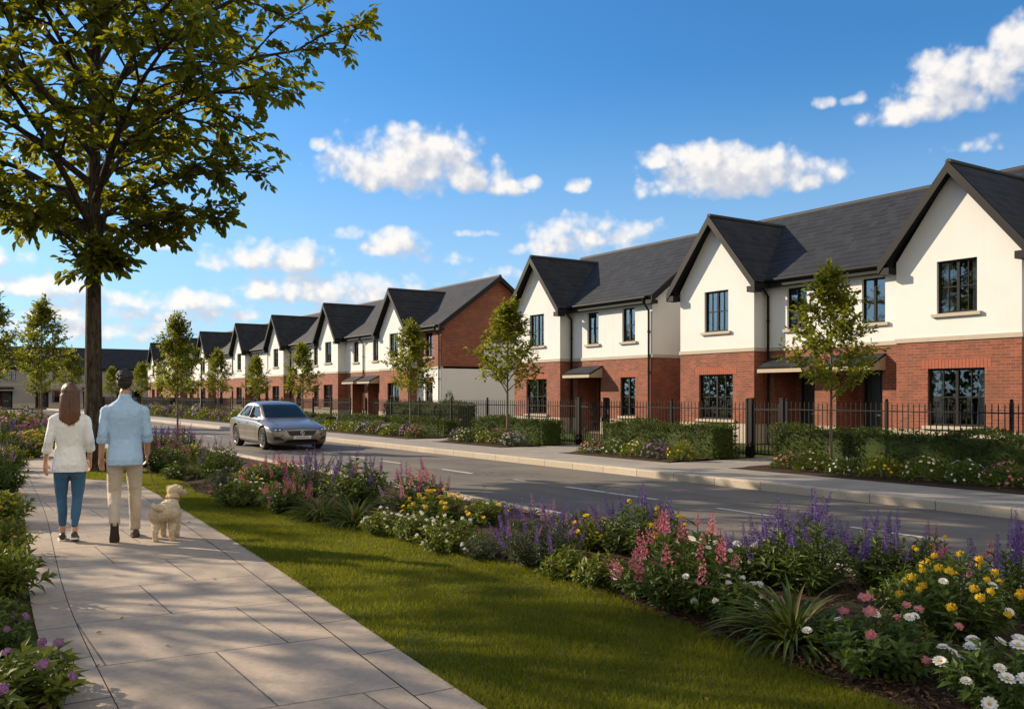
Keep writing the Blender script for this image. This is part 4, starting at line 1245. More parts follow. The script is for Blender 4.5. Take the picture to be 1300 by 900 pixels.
def bushy(seed, Rr, H, leaf, lw, mat, n_stem=26, per=16, tall=None):
    """leafy mound: stems fan from the base, whorled leaves; returns mesh and stem tips"""
    g = np.random.default_rng(seed); mb = MB(); LP, LD, LN = [], [], []; tips = []
    for i in range(n_stem):
        a = i*2.39996 + g.normal()*.2; f = math.sqrt((i+.5)/n_stem)
        rr = Rr*f*g.uniform(.8, 1.08); hh = H*math.sqrt(max(.06, 1-.86*f*f))*g.uniform(.82, 1.12)
        base = np.array([math.cos(a)*Rr*.22*f, math.sin(a)*Rr*.22*f, 0]); tip = np.array([math.cos(a)*rr, math.sin(a)*rr, hh])
        mid = (base+tip)/2 + np.array([math.cos(a), math.sin(a), 0])*Rr*.10*f - np.array([0, 0, -.06*H])
        ts = np.linspace(0, 1, 5)[:, None]
        pts = (1-ts)**2*base + 2*ts*(1-ts)*mid + ts**2*tip
        tube(mb, pts, [.006, .005, .004, .003, .002], 4, 1, cap=False)
        d = unit(pts[-1]-pts[-2]); tips.append((tip, d))
        for k in range(per):
            t = .12 + .88*(k+g.random()*.6)/per; p = np.array([np.interp(t, ts[:, 0], pts[:, q]) for q in range(3)])
            b = k*2.4 + g.random(); s1 = unit(np.cross(d, [.3, .1, 1.0])); s2 = np.cross(d, s1)
            out = s1*math.cos(b) + s2*math.sin(b)
            LP.append(p); LD.append(out*.9 + d*(.35+.5*t) + np.array([0, 0, -.05]) + g.normal(size=3)*.2); LN.append(d + np.array([0, 0, .5]) + g.normal(size=3)*.25)
    k = len(LP); cards(mb, LP, LD, LN, leaf*g.uniform(.6, 1.2, k), lw*g.uniform(.7, 1.2, k))
    return mb.mesh('foliage', [mat, M['stem']]), tips

def strappy(seed, Rr, H, n=120, w_=.022, mat=None):
    g = np.random.default_rng(seed); mb = MB()
    for i in range(n):
        a = g.random()*6.28; f = g.random()**.7
        L = math.hypot(Rr, H)*g.uniform(.75, 1.1); e = (1.35 - 1.05*f)
        pts = []; p = np.array([math.cos(a)*.05*f, math.sin(a)*.05*f, 0]); hd = np.array([math.cos(a), math.sin(a), 0]); m = 6
        for k in range(m+1):
            pts.append(p.copy()); an = e - (k/m)**1.5*(1.15+.5*f); p = p + (hd*math.cos(an) + np.array([0, 0, math.sin(an)]))*L/m
            p[2] = max(p[2], .01)
        pts = np.array(pts); s = np.array([-hd[1], hd[0], 0]); ww = w_*g.uniform(.7, 1.2)*np.array([.6, .9, 1, .95, .8, .5, .06])
        V = np.concatenate([pts - s*ww[:, None]/2, pts + s*ww[:, None]/2 , pts - np.array([0, 0, 1])*ww[:, None]*.22])
        F = [(k, 2*(m+1)+k, 2*(m+1)+k+1, k+1) for k in range(m)] + [(2*(m+1)+k, (m+1)+k, (m+1)+k+1, 2*(m+1)+k+1) for k in range(m)]
        mb.add(V, np.array(F), 0, False)
    return mb.mesh('foliage', [mat or M['leaf_strap'], M['stem']]), []

FO = {}
for i in range(3): FO['herb%d' % i] = bushy(50+i, .36, .40, .088, .036, M['leaf_a'], 44, 20)
for i in range(2): FO['bright%d' % i] = bushy(60+i, .36, .38, .078, .036, M['leaf_b'], 44, 20)
for i in range(2): FO['grey%d' % i] = bushy(70+i, .34, .48, .068, .021, M['leaf_c'], 46, 21)
for i in range(2): FO['tall%d' % i] = bushy(80+i, .34, .52, .095, .030, M['leaf_a'], 42, 20)
for i in range(2): FO['broad%d' % i] = bushy(90+i, .36, .36, .115, .046, M['leaf_b'], 32, 15)
for i in range(2): FO['strap%d' % i] = strappy(100+i, .44, .36, 190, .030)
FO['blades'] = strappy(110, .30, .55, 90, .016)

def plant(label, x, y, z, width, height, fol, heads=(), cat='flowering plant', name='flowering_plant', group=None, seed=1, nominal=None, lift=.04):
    """heads: (flower kind, how many, scale, extra stem)"""
    me, tips = FO[fol]
    g = np.random.default_rng(seed)
    sx = width/.72*FILL; sz = height/.42*(.84 if heads else 1.0)
    rz = g.random()*6.28
    if not heads: return tag(link(name, me, None, (x, y, z), (0, 0, rz), (sx, sx, sz)), label, cat, group)
    root = thing(name, label, cat, (x, y, z), 0, group)
    fo = link('foliage', me, root, (0, 0, 0), (0, 0, rz), (sx, sx, sz))
    Rz = np.array(Euler((0, 0, rz)).to_matrix())
    order = list(range(len(tips))); g.shuffle(order)
    used = 0
    for kind, n, sc, ext in heads:
        for _ in range(round(n*1.3)):
            t, d = tips[order[used % len(order)]]; used += 1
            p = Rz @ (t*np.array([sx, sx, sz])); d2 = unit(Rz @ d + g.normal(size=3)*.12)
            if used > len(order): p = p*g.uniform(.75, .98)
            up = unit(d2*.7 + np.array([0, 0, .75]))
            q = p + up*(ext*.62*g.uniform(.3, 1.15)+.008)
            o = link('flower_spike' if 'spike' in FL[kind].name else 'flower_head', FL[kind], root, q)
            tilt = unit(up + g.normal(size=3)*.14) if 'spike' in FL[kind].name else unit(up*.9 + np.array([-.2, -.35, .5]) + g.normal(size=3)*.2)
            o.rotation_euler = Vector(tilt).to_track_quat('Z', 'Y').to_euler()
            s = sc*HEADS*g.uniform(.75, 1.15); o.scale = (s, s, s)
    return root

NB = 'flowering plants in the long bed beside the road'
def soilz(x, y):
    a = xb(y); return .012 + .07*max(0, min(1, 4*(x-a)/max(.1, 6.68-a), 4*(6.68-x)/max(.1, 6.68-a)))
def P_(label, px, py, wpx, hpx, fol, heads=(), seed=1, **kw):
    x, y = gp(px, py, .06); x = min(x, 6.55)
    d = dep(x, y)
    return plant(label, x, y, soilz(x, y)-.01, wpx*d/FPX, hpx*d/FPX, fol, heads, seed=seed, group=kw.pop('group', NB), **kw)
def S_(label, px, py, wpx, hpx, fol, seed=1, cat='leafy plant', name='leafy_plant', **kw):
    return P_(label, px, py, wpx, hpx, fol, (), seed, cat=cat, name=name, group=kw.pop('group', 'leafy clumps in the long bed'), **kw)

# front of the bed, from the lower right corner of the photo towards the dog
P_('white daisy like plant cut by the lower right corner, big flat white flowers', 1272, 898, 150, 105, 'herb0', (('white', 15, 1.15, .06),), 1)
P_('bushy plant with rosy heads above and white heads in front, near the corner daisies', 1118, 850, 150, 95, 'herb1', (('rose_head', 8, 1.05, .13), ('white', 5, .9, .04)), 2)
S_('arching strap leaved clump nearest the camera, without open flowers', 1006, 812, 125, 78, 'strap0', 3)
P_('small white headed plant between the big pink clump and the near strap leaved clump', 932, 783, 95, 62, 'herb2', (('white_head', 12, .95, .03),), 4)
P_('big pink spiked clump, the tallest pink one in the bed', 868, 768, 150, 92, 'tall0', (('pink', 17, 1.15, .06), ('rose', 6, 1.0, .04), ('white', 2, .8, .03)), 5)
P_('low pink and white plant at the left foot of the big pink clump', 815, 752, 70, 50, 'herb0', (('rose', 5, .9, .05), ('white', 5, .8, .03)), 6)
S_('broad leaved clump at the bed edge, farther from the dark purple salvia than its twin', 766, 740, 70, 50, 'broad0', 7)
S_('broad leaved clump at the bed edge touching the dark purple salvia', 718, 728, 62, 46, 'broad1', 8)
P_('dark purple salvia clump bulging toward the lawn in the middle of the bed', 682, 714, 115, 66, 'grey0', (('purple', 26, 1.05, .06), ('mauve', 10, 1.0, .03)), 9)
P_('low grey leaved plant at the left foot of the dark purple salvia', 612, 704, 62, 38, 'grey1', (('white_small', 4, .8, .03),), 10)
P_('white flowering mound left of the grey leaved plant, the widest of the white trio', 573, 694, 80, 56, 'bright0', (('white_small', 16, 1.0, .03),), 11)
P_('white flowering mound, middle one of the white trio', 527, 682, 62, 48, 'bright1', (('white_small', 13, 1.0, .03),), 12)
P_('white flowering mound, leftmost and smallest of the white trio', 486, 674, 55, 42, 'bright0', (('white_small', 11, .95, .03),), 13)
S_('green strap leaved tuft right of its twin, beside the leftmost white mound', 450, 664, 58, 40, 'strap1', 14)
S_('green strap leaved tuft left of its twin, below the dark salvia clump', 408, 656, 60, 40, 'strap0', 15)
P_('rose flowered mound behind the dog, right of a white one', 362, 648, 68, 50, 'herb1', (('rose', 12, 1.1, .04), ('magenta', 3, 1, .04)), 16)
P_('white and pale pink mound at the bed corner nearest the dog', 305, 640, 70, 46, 'bright1', (('white', 12, .8, .03), ('rose_head', 3, .8, .03)), 17)
S_('bright spiky leaved tuft behind the dog’s head', 252, 606, 44, 34, 'blades', 18)
P_('magenta spiked clump left of the dog’s head, near the man’s hand', 208, 598, 62, 40, 'herb2', (('magenta', 18, 1.2, .05),), 19)
P_('small dark plant with white flowers just right of the magenta clump', 222, 606, 36, 26, 'herb0', (('white_small', 6, .9, .03),), 20)
# back of the bed, towards the kerb
P_('tall yellow flowered clump at the right edge of the bed', 1215, 812, 150, 92, 'tall1', (('yellow_head', 20, 1.15, .06), ('white', 2, 1, .05)), 21)
P_('violet salvia next to the tall yellow clump', 1118, 745, 110, 66, 'tall0', (('purple', 17, 1.2, .07), ('mauve', 4, 1, .05)), 22)
P_('tall violet salvia with long spikes standing before the road dashes', 1018, 752, 130, 80, 'tall1', (('purple', 17, 1.45, .08),), 23)
S_('upright green blades among the tall violet salvia', 1040, 742, 80, 78, 'blades', 24)
P_('white and violet plant left of the tall violet salvia', 958, 742, 80, 62, 'herb2', (('white_head', 8, 1.0, .03), ('purple', 5, 1.1, .06)), 25)
P_('violet salvia right of the dark purple clump, yellow flowers below it', 802, 706, 90, 58, 'tall1', (('purple', 14, 1.2, .06), ('yellow_head', 3, .9, .03)), 26)
P_('yellow flowered plant between two violet salvias', 752, 700, 60, 54, 'bright1', (('yellow', 7, 1.1, .05), ('mauve', 4, 1.0, .05)), 27)
P_('small yellow and violet plant behind the broad leaved clumps', 848, 712, 56, 58, 'tall0', (('yellow_head', 8, 1.0, .05), ('purple', 3, 1.1, .05)), 28)
P_('yellow flowered plant behind the white trio', 556, 664, 82, 46, 'bright0', (('yellow_head', 15, 1.15, .05), ('yellow', 6, 1, .05)), 29)
P_('pale yellow plant tucked left of the dark purple salvia', 618, 668, 60, 42, 'bright1', (('yellow', 7, 1.0, .05), ('white_small', 4, 1, .03)), 30)
P_('pink and mauve spiked clump behind the leftmost white mound', 530, 654, 84, 46, 'tall0', (('rose', 10, 1.2, .06), ('magenta', 6, 1.2, .06), ('mauve', 8, 1.2, .05)), 31)
P_('dark salvia clump with violet spikes, seen below the car’s shadow', 452, 642, 92, 50, 'tall1', (('purple', 12, 1.35, .06), ('rose', 2, 1.1, .05)), 32)
P_('violet and mauve clump left of the dark salvia clump', 398, 632, 62, 46, 'grey0', (('purple', 12, 1.3, .05), ('mauve', 6, 1.2, .03)), 33)
P_('pink and orange mound in front of the car’s bonnet', 352, 626, 86, 46, 'herb2', (('rose', 14, 1.25, .05), ('magenta', 8, 1.3, .06), ('yellow_head', 3, 1, .03)), 34)
P_('white and yellow mound left of the pink and orange one', 318, 622, 52, 36, 'bright0', (('white_small', 7, 1.1, .03), ('yellow', 4, 1, .03), ('rose_head', 4, 1, .03)), 35)
P_('mixed violet and green clump below the car’s boot', 282, 612, 60, 42, 'tall0', (('mauve', 8, 1.2, .05), ('purple', 3, 1.3, .06)), 36)
S_('grassy upright clump left of the mixed violet clump', 264, 604, 44, 40, 'blades', 37)
P_('dark low plant with pale blue flowers beside the grassy clump', 284, 620, 46, 26, 'grey1', (('mauve_head', 7, .9, .02),), 38)
P_('mauve and yellow plant at the foot of the slender near verge tree', 246, 590, 46, 34, 'bright1', (('yellow', 5, 1.1, .04), ('mauve', 5, 1.1, .04)), 39)
P_('violet salvia left of the slender near verge tree', 204, 580, 44, 32, 'grey0', (('purple', 15, 1.4, .05),), 40)
P_('red violet salvia right beside the slender near verge tree', 232, 584, 46, 34, 'tall1', (('magenta', 12, 1.4, .06), ('purple', 4, 1.3, .05)), 41)
P_('yellow plant behind the man’s right elbow', 190, 574, 34, 28, 'bright0', (('yellow_head', 12, 1.3, .04),), 42)
P_('violet salvia at the far right edge of the photo, behind the tall yellow clump', 1282, 788, 90, 80, 'tall0', (('purple', 9, 1.4, .08), ('rose', 3, 1.1, .05)), 43)
S_('dark leafy filler between the tall yellow clump and the violet salvia', 1160, 790, 90, 70, 'herb1', 44)
S_('leafy filler between the big pink clump and the road', 905, 735, 80, 52, 'herb0', 45)
S_('leafy filler right of the dark purple salvia’s top', 735, 690, 60, 40, 'herb2', 46)
P_('red flowered stems standing by the kerb right of the violet salvia', 1182, 752, 80, 66, 'tall1', (('magenta', 4, .9, .07), ('yellow_head', 6, .9, .07)), 47)

# left of the path
LG = 'plants in the bed left of the path'
def L_(label, px, py, wpx, hpx, fol, heads=(), seed=1):
    x, y = gp(px, py, .04); d = dep(x, y)
    return plant(label, x, y, .03, wpx*d/FPX, hpx*d/FPX, fol, heads, 'flowering plant' if heads else 'leafy plant', 'flowering_plant' if heads else 'leafy_plant', LG, seed)
L_('large leafy plant with a few lilac flowers in the lower left corner', 36, 892, 150, 92, 'broad0', (('mauve_head', 8, 1.1, .05),), 61)
L_('leafy plant half cut by the left edge just above the lower left corner', -8, 835, 90, 70, 'herb1', (('mauve_head', 4, 1.0, .04),), 62)
L_('leafy bush leaning over the path edge midway up the left side', 8, 758, 82, 76, 'broad1', (), 63)
L_('bright low leafy plant between the two leafy bushes of the left edge', 2, 790, 60, 36, 'bright1', (), 64)
L_('yellow green leafy bush above the midway bush at the left edge', 2, 706, 72, 66, 'bright0', (('yellow', 5, .8, .02),), 65)
L_('leafy bush at the left edge level with the woman’s knees', 2, 668, 70, 60, 'broad0', (('yellow_head', 4, .8, .02),), 66)
L_('dark leafy bush at the left edge level with the woman’s hand', 2, 628, 56, 48, 'herb0', (), 67)
L_('green mound where the path begins to bend', 14, 598, 46, 36, 'bright1', (), 68)
L_('purple tinged mound left of the bend in the path', -6, 604, 44, 38, 'grey0', (('mauve', 10, 1.2, .03),), 69)
L_('yellow flowered mound on the inside of the path’s bend', 42, 580, 46, 34, 'bright0', (('yellow_head', 22, 1.5, .03),), 70)
L_('orange yellow mound behind the inside of the bend', 34, 568, 44, 28, 'bright1', (('yellow', 20, 1.6, .03),), 71)
L_('grey green mound left of the yellow mound', 18, 582, 40, 30, 'grey1', (('mauve', 8, 1.3, .03),), 72)
L_('low green mound at the left edge beyond the bend', -2, 580, 42, 34, 'herb2', (), 73)
L_('bright green mound just left of the woman’s elbow', 56, 566, 40, 26, 'bright1', (), 74)
L_('reddish purple mound left of the woman’s shoulder', 50, 558, 40, 22, 'grey0', (('magenta', 16, 1.6, .03),), 75)
L_('violet mound far beyond the bend at the left edge', 8, 562, 44, 24, 'grey1', (('purple', 14, 1.6, .03),), 76)

# ---------------------------------------------------------------- low bushes: verge beds and far left garden
def far_bush(seed, mat, petal, nb):
    g = np.random.default_rng(seed)
    mb = MB(); n = 620; d = rdir(n, g); d[:, 2] = np.abs(d[:, 2])
    r = .6 + .45*g.random(n); lump = 1 + .16*np.sin(d[:, 0]*6+seed)*np.cos(d[:, 1]*5+seed*2)
    P = d*(r*lump)[:, None]*np.array([.34, .34, .38]); P[:, 2] += .02
    cards(mb, P, d + g.normal(size=(n, 3))*.55 + np.array([0, 0, .25]), g.normal(size=(n, 3))+np.array([0, 0, 1.0]), .085*g.uniform(.6, 1.2, n), .034*g.uniform(.7, 1.2, n))
    tube(mb, [(0, 0, -.02), (0, 0, .18)], [.03, .012], 6, 1, cap=False)
    fol = mb.mesh('foliage', [mat, M['stem']])
    fb = MB(); d = rdir(nb, g); d[:, 2] = np.abs(d[:, 2])*.9 + .12; d = unit(d)
    for q in d:
        p = q*g.uniform(.98, 1.12)*np.array([.34, .34, .42]) + np.array([0, 0, .03])
        a = np.arange(6)*PI/3; s1 = unit(np.cross(q, [.1, .2, 1])); s2 = np.cross(q, s1); s = g.uniform(.022, .036)
        cards(fb, np.tile(p, (6, 1)), np.outer(np.cos(a), s1)+np.outer(np.sin(a), s2)+q*.3, np.tile(q, (6, 1)), s, s*.8)
    return fol, fb.mesh('blossoms', [petal])
BUSH = {'white': far_bush(1, M['leaf_a'], M['p_white'], 34), 'yellow': far_bush(2, M['leaf_b'], M['p_yellow'], 30), 'pink': far_bush(3, M['leaf_a'], M['p_rose'], 60),
        'mauve': far_bush(4, M['leaf_c'], M['p_mauve'], 120), 'cream': far_bush(5, M['leaf_b'], m_petal('cream_petal', (.75, .68, .45), (.7, .6, .35)), 34), 'grey': far_bush(6, M['leaf_c'], m_petal('lilac_grey_petal', (.42, .36, .42), (.5, .45, .5)), 110)}
def bush(label, x, y, z, w_, h_, kind, seed, group):
    g = np.random.default_rng(seed)
    t = thing('flowering_bush', label, 'bush', (x, y, z), 0, group)
    rz = g.random()*6.28; sx, sz = w_/.72, h_/.44
    a = link('foliage', BUSH[kind][0], t, (0, 0, 0), (0, 0, rz), (sx, sx, sz)); b = link('blossoms', BUSH[kind][1], t, (0, 0, 0), (0, 0, rz), (sx, sx, sz))
    return t
ORD = ['first', 'second', 'third', 'fourth', 'fifth', 'sixth', 'seventh', 'eighth', 'ninth', 'tenth', 'eleventh', 'twelfth']
def row(where, away, ys, kinds, xs=13.95, w0=.66, h0=.5):
    g = np.random.default_rng(int(ys[0]*10))
    for i, (y, k) in enumerate(zip(ys, kinds)):
        o = ORD[i if away else len(ys)-1-i]
        bush(f'low {k} flowered bush, {o} {where}', xs + g.normal()*.07, y, .135, w0*g.uniform(.88, 1.15), h0*g.uniform(.88, 1.12), k, int(y*31), 'low flowering bushes in the verge beds')
row('from the nearest gate in the verge bed',0, [5.4, 6.1, 6.8, 7.5, 8.15, 8.85, 9.6, 10.35, 11.05, 11.75], ['yellow', 'cream', 'white', 'pink', 'white', 'cream', 'yellow', 'white', 'cream', 'pink'], 13.95, .70, .36)
row('beyond the nearest gate in the bed between the gates',1, [13.75+.75, 15.3, 16.1, 16.9, 17.65], ['yellow', 'mauve', 'cream', 'white', 'pink'], 13.95, .70, .38)
row('beyond the detached house’s gate in the verge bed',1, [21.35, 22.15, 22.95, 23.8, 24.5], ['grey', 'pink', 'cream', 'white', 'mauve'], 13.95, .74, .40)
row('beyond the paved crossing before the brick end house',1, [27.2, 28.0, 28.9, 29.7, 30.5, 31.4, 32.3, 33.3, 34.3, 35.2], ['pink', 'mauve', 'cream', 'grey', 'pink', 'grey', 'cream', 'yellow', 'white', 'yellow'], 13.95, .8, .42)
row('along the bed that the silver car partly hides',1, [38.6, 39.8, 41, 42.2, 43.4, 44.7, 46.0], ['white', 'pink', 'yellow', 'mauve', 'cream', 'yellow', 'mauve'], 13.95, .9, .48)
row('from the car boot along the far verge',1, [47.6, 48.9, 50.2, 51.5, 52.9, 54.4, 55.8, 57.2], ['cream', 'pink', 'mauve', 'pink', 'mauve', 'yellow', 'grey', 'cream'], 13.95, 1.0, .62)
row('past the lamp column on the far verge',1, [59, 61, 63, 65.2, 67.5, 70, 73, 76.5, 80.5, 85], ['mauve', 'yellow', 'mauve', 'pink', 'cream', 'grey', 'mauve', 'yellow', 'cream', 'mauve'], 13.95, 1.2, .68)
# second, taller rank of far shrubs where the verge widens
for i, (x, y, k) in enumerate(((14.5, 58, 'grey'), (14.5, 64, 'cream'), (14.5, 70.5, 'mauve'), (14.5, 78, 'grey'))):
    bush(('shrub behind the verge row, ' + ['just left of the lamp column', 'two shrubs left of the lamp column', 'between two far young trees', 'last before the far terrace'][i]), x, y, .13, 1.3, .85, k, 900+i, 'far shrubs behind the verge row')
g = np.random.default_rng(77)
n = 0
LW = ['yellow', 'grey', 'mauve', 'cream', 'pink', 'white']
for i in range(34):
    px = g.uniform(-30, 150); py = g.uniform(521, 556); x, y = gp(px, py); kd = LW[int(g.integers(0, 6))]
    if xl(y)-.5 < x < xr_(y)+.6 or y > 105 or x > 6.4: continue
    t = bush(f'low {kd} tinted shrub in the far garden beyond the path’s bend', x, y, .02, g.uniform(1.0, 2.1), g.uniform(.5, .95), kd, 950+i, 'far garden shrubs left of the path')
    n += 1
for i, (px, py) in enumerate(((100, 548), (140, 552), (160, 545), (178, 556), (196, 549), (168, 568))):
    x, y = gp(px, py)
    if x > xr_(y)+.5 and x < 6.5:
        bush(['bush glimpsed right of the thick trunk, ', 'bush at the trunk’s foot, ', 'bush by the man’s elbow, '][i % 3] + ['nearer', 'nearer', 'nearer', 'farther', 'farther', 'farther'][i] + ' one', x, y, .02, 1.0, .6, ['mauve', 'yellow', 'pink', 'cream', 'mauve', 'yellow'][i], 990+i, 'bushes beyond the big tree')
# spiky plants and small conifer in the front gardens
for lab, x, y, h_ in (('pale spiky leaved plant behind the railings left of the nearest young street tree’s stem', 17.2, 13.0, .8), ('pale spiky plant behind the railings right of the detached house’s gate', 16.9, 18.9, .7),
                      ('pale spiky plant behind the railings at the foot of the detached house’s downpipe', 17.0, 16.3, .75), ('pale spiky plant behind the railings left of the detached house’s gate', 17, 22.3, .8)):
    plant(lab, x, y, .1, .75, h_*.75, 'blades', (), 'spiky plant', 'spiky_plant', 'spiky garden plants behind the railings', int(y*9))
def conifer(label, x, y, H):
    g = np.random.default_rng(int(y*7)); mb = MB(); n = 1500
    z = H*(1-np.sqrt(g.random(n)))*.95+.05; a = g.random(n)*6.28; r = .34*H*(1-z/H)*np.sqrt(.4+.6*g.random(n))
    P = np.stack([r*np.cos(a), r*np.sin(a), z], 1); D = np.stack([np.cos(a), np.sin(a), .5+.3*g.normal(size=n)], 1)
    t = thing('conifer', label, 'tree', (x, y, .1))
    cards(mb, P, D, g.normal(size=(n, 3))+np.array([0, 0, 1.]), .11, .035); mb.obj('crown', M['leaf_hedge'], t)
    tb = MB(); tube(tb, [(0, 0, 0), (0, 0, H*.9)], [.03, .006], 6); tb.obj('trunk', M['bark'], t)
conifer('small dark conical shrub against the pale side wall of the brick end house', 19.3, 34.6, 1.75)

# tall boundary planting across the gardens to the left: one mass, far off
g = np.random.default_rng(91)
n = 9000
ys = g.uniform(2, 125, n); hh = 5.2 + 1.3*np.sin(ys*.31) + .9*np.sin(ys*.83+1)
P = np.stack([-32 + g.normal(size=n)*1.3 + 1.2*np.sin(ys*.5), ys, hh*g.random(n)**.8], 1)
mb = MB(); cards(mb, P, g.normal(size=(n, 3)) + np.array([.4, -.3, .4]), g.normal(size=(n, 3)), .62*g.uniform(.6, 1.3, n), .40*g.uniform(.6, 1.3, n), OVAL_V, OVAL_F)
tag(mb.obj('treeline', M['leaf_hedge']), 'dark boundary trees across the gardens, mirrored in the house windows', kind='stuff')
# ================================================================ railings, gates, lamp column
FX, FTOP = 16.0, 1.37
def railing(label, y0, y1, thick=1.0):
    root = thing('iron_railing', label, 'railing', (FX, (y0+y1)/2, .12), 0, 'black iron railings along the front gardens')
    yc = (y0+y1)/2; H = FTOP-.12
    np_ = max(1, round((y1-y0)/2.4)); ys = np.linspace(y0, y1, np_+1)
    for y in ys:
        p = MB(); box(p, -.028, .028, y-yc-.028, y-yc+.028, 0, H+.06); ellipsoid(p, (0, y-yc, H+.085), (.034, .034, .034), None, 8, 0, True, 6)
        p.obj('post', M['black_metal'], root)
    for z in (.10, H-.13):
        r = MB()
        for a, b in zip(ys[:-1], ys[1:]): box(r, -.018, .018, a-yc+.029, b-yc-.029, z-.012, z+.012)
        r.obj('rail', M['black_metal'], root)
    g = MB()
    for a, b in zip(ys[:-1], ys[1:]):
        n = max(2, round((b-a)/.118))
        for k in range(1, n):
            y = a + (b-a)*k/n - yc
            w_ = .0072*thick
            for zz in ((.113, H-.143), (H-.117, H+.0)): box(g, -w_, w_, y-w_, y+w_, *zz)
            box(g, -w_, w_, y-w_, y+w_, .02, .087)
            g.add([(-w_, y-w_, H), (w_, y-w_, H), (w_, y+w_, H), (-w_, y+w_, H), (0, y, H+.05)], [(0,1,4),(1,2,4),(2,3,4),(3,0,4)])
    g.obj('grille_panel', M['black_metal'], root)
def gate(label, y0, y1):
    root = thing('garden_gate', label, 'gate', (FX, (y0+y1)/2, .12), 0, 'black iron garden gates')
    w_ = (y1-y0)/2; H = FTOP-.12
    for s in (-1, 1):
        p = MB(); box(p, -.05, .05, s*w_-.05, s*w_+.05, 0, H+.10); box(p, -.06, .06, s*w_-.06, s*w_+.06, H+.101, H+.125); p.obj('gate_post', M['black_metal'], root)
    f = MB(); a, b = -w_+.07, w_-.07
    box(f, -.02, .02, a, a+.04, .06, H); box(f, -.02, .02, b-.04, b, .06, H); box(f, -.018, .018, a+.04, b-.04, .08, .12); box(f, -.018, .018, a+.04, b-.04, H-.16, H-.12)
    fr = f.obj('gate_frame', M['black_metal'], root)
    g = MB(); n = round((b-a)/.11)
    for k in range(1, n):
        y = a+(b-a)*k/n; box(g, -.009, .009, y-.009, y+.009, .12, H-.16); box(g, -.009, .009, y-.009, y+.009, H-.12, H+.02)
    g.obj('grille_panel', M['black_metal'], root)
    l = MB(); box(l, -.05, .03, a+.041, a+.09, H*.55, H*.66); l.obj('latch', M['metal'], fr)
railing('black railing under the nearest broad window, right of the nearest gate', 3.6, 13.42)
gate('black garden gate beside the nearest house’s recessed doors', 13.55, 14.45)
railing('black railing between the two garden gates', 14.58, 19.62)
gate('black garden gate in front of the detached house’s door', 19.75, 20.95)
railing('black railing left of the detached house’s gate, behind the wide crowned young tree', 21.08, 36.0)
railing('black railing before the brick end house and its neighbour', 37.7, 56, 1.3)
railing('black railing far along the terrace, right of the lamp column', 56.3, 75, 1.6)
railing('black railing farthest along the terrace', 75.3, 105, 2.0)

lp = thing('lamp_column', 'slim black lamp column on the far verge left of the silver car', 'street lamp', (14.3, 56.6, .13))
m_ = MB(); tube(m_, [(0,0,0),(0,0,.9),(0,0,.92),(0,0,3.3)], [.085,.085,.055,.045], 12); m_.obj('column', M['black_metal'], lp)
m_ = MB(); tube(m_, [(0,0,3.3),(0,0,3.34),(0,0,3.36),(0,0,3.62)], [.06,.10,.10,.13], 10); m_.obj('lantern', M['black_metal'], lp)
m_ = MB(); tube(m_, [(0,0,3.62),(0,0,3.66),(0,0,3.74)], [.18,.17,.03], 12); m_.obj('lantern_cap', M['black_metal'], lp)

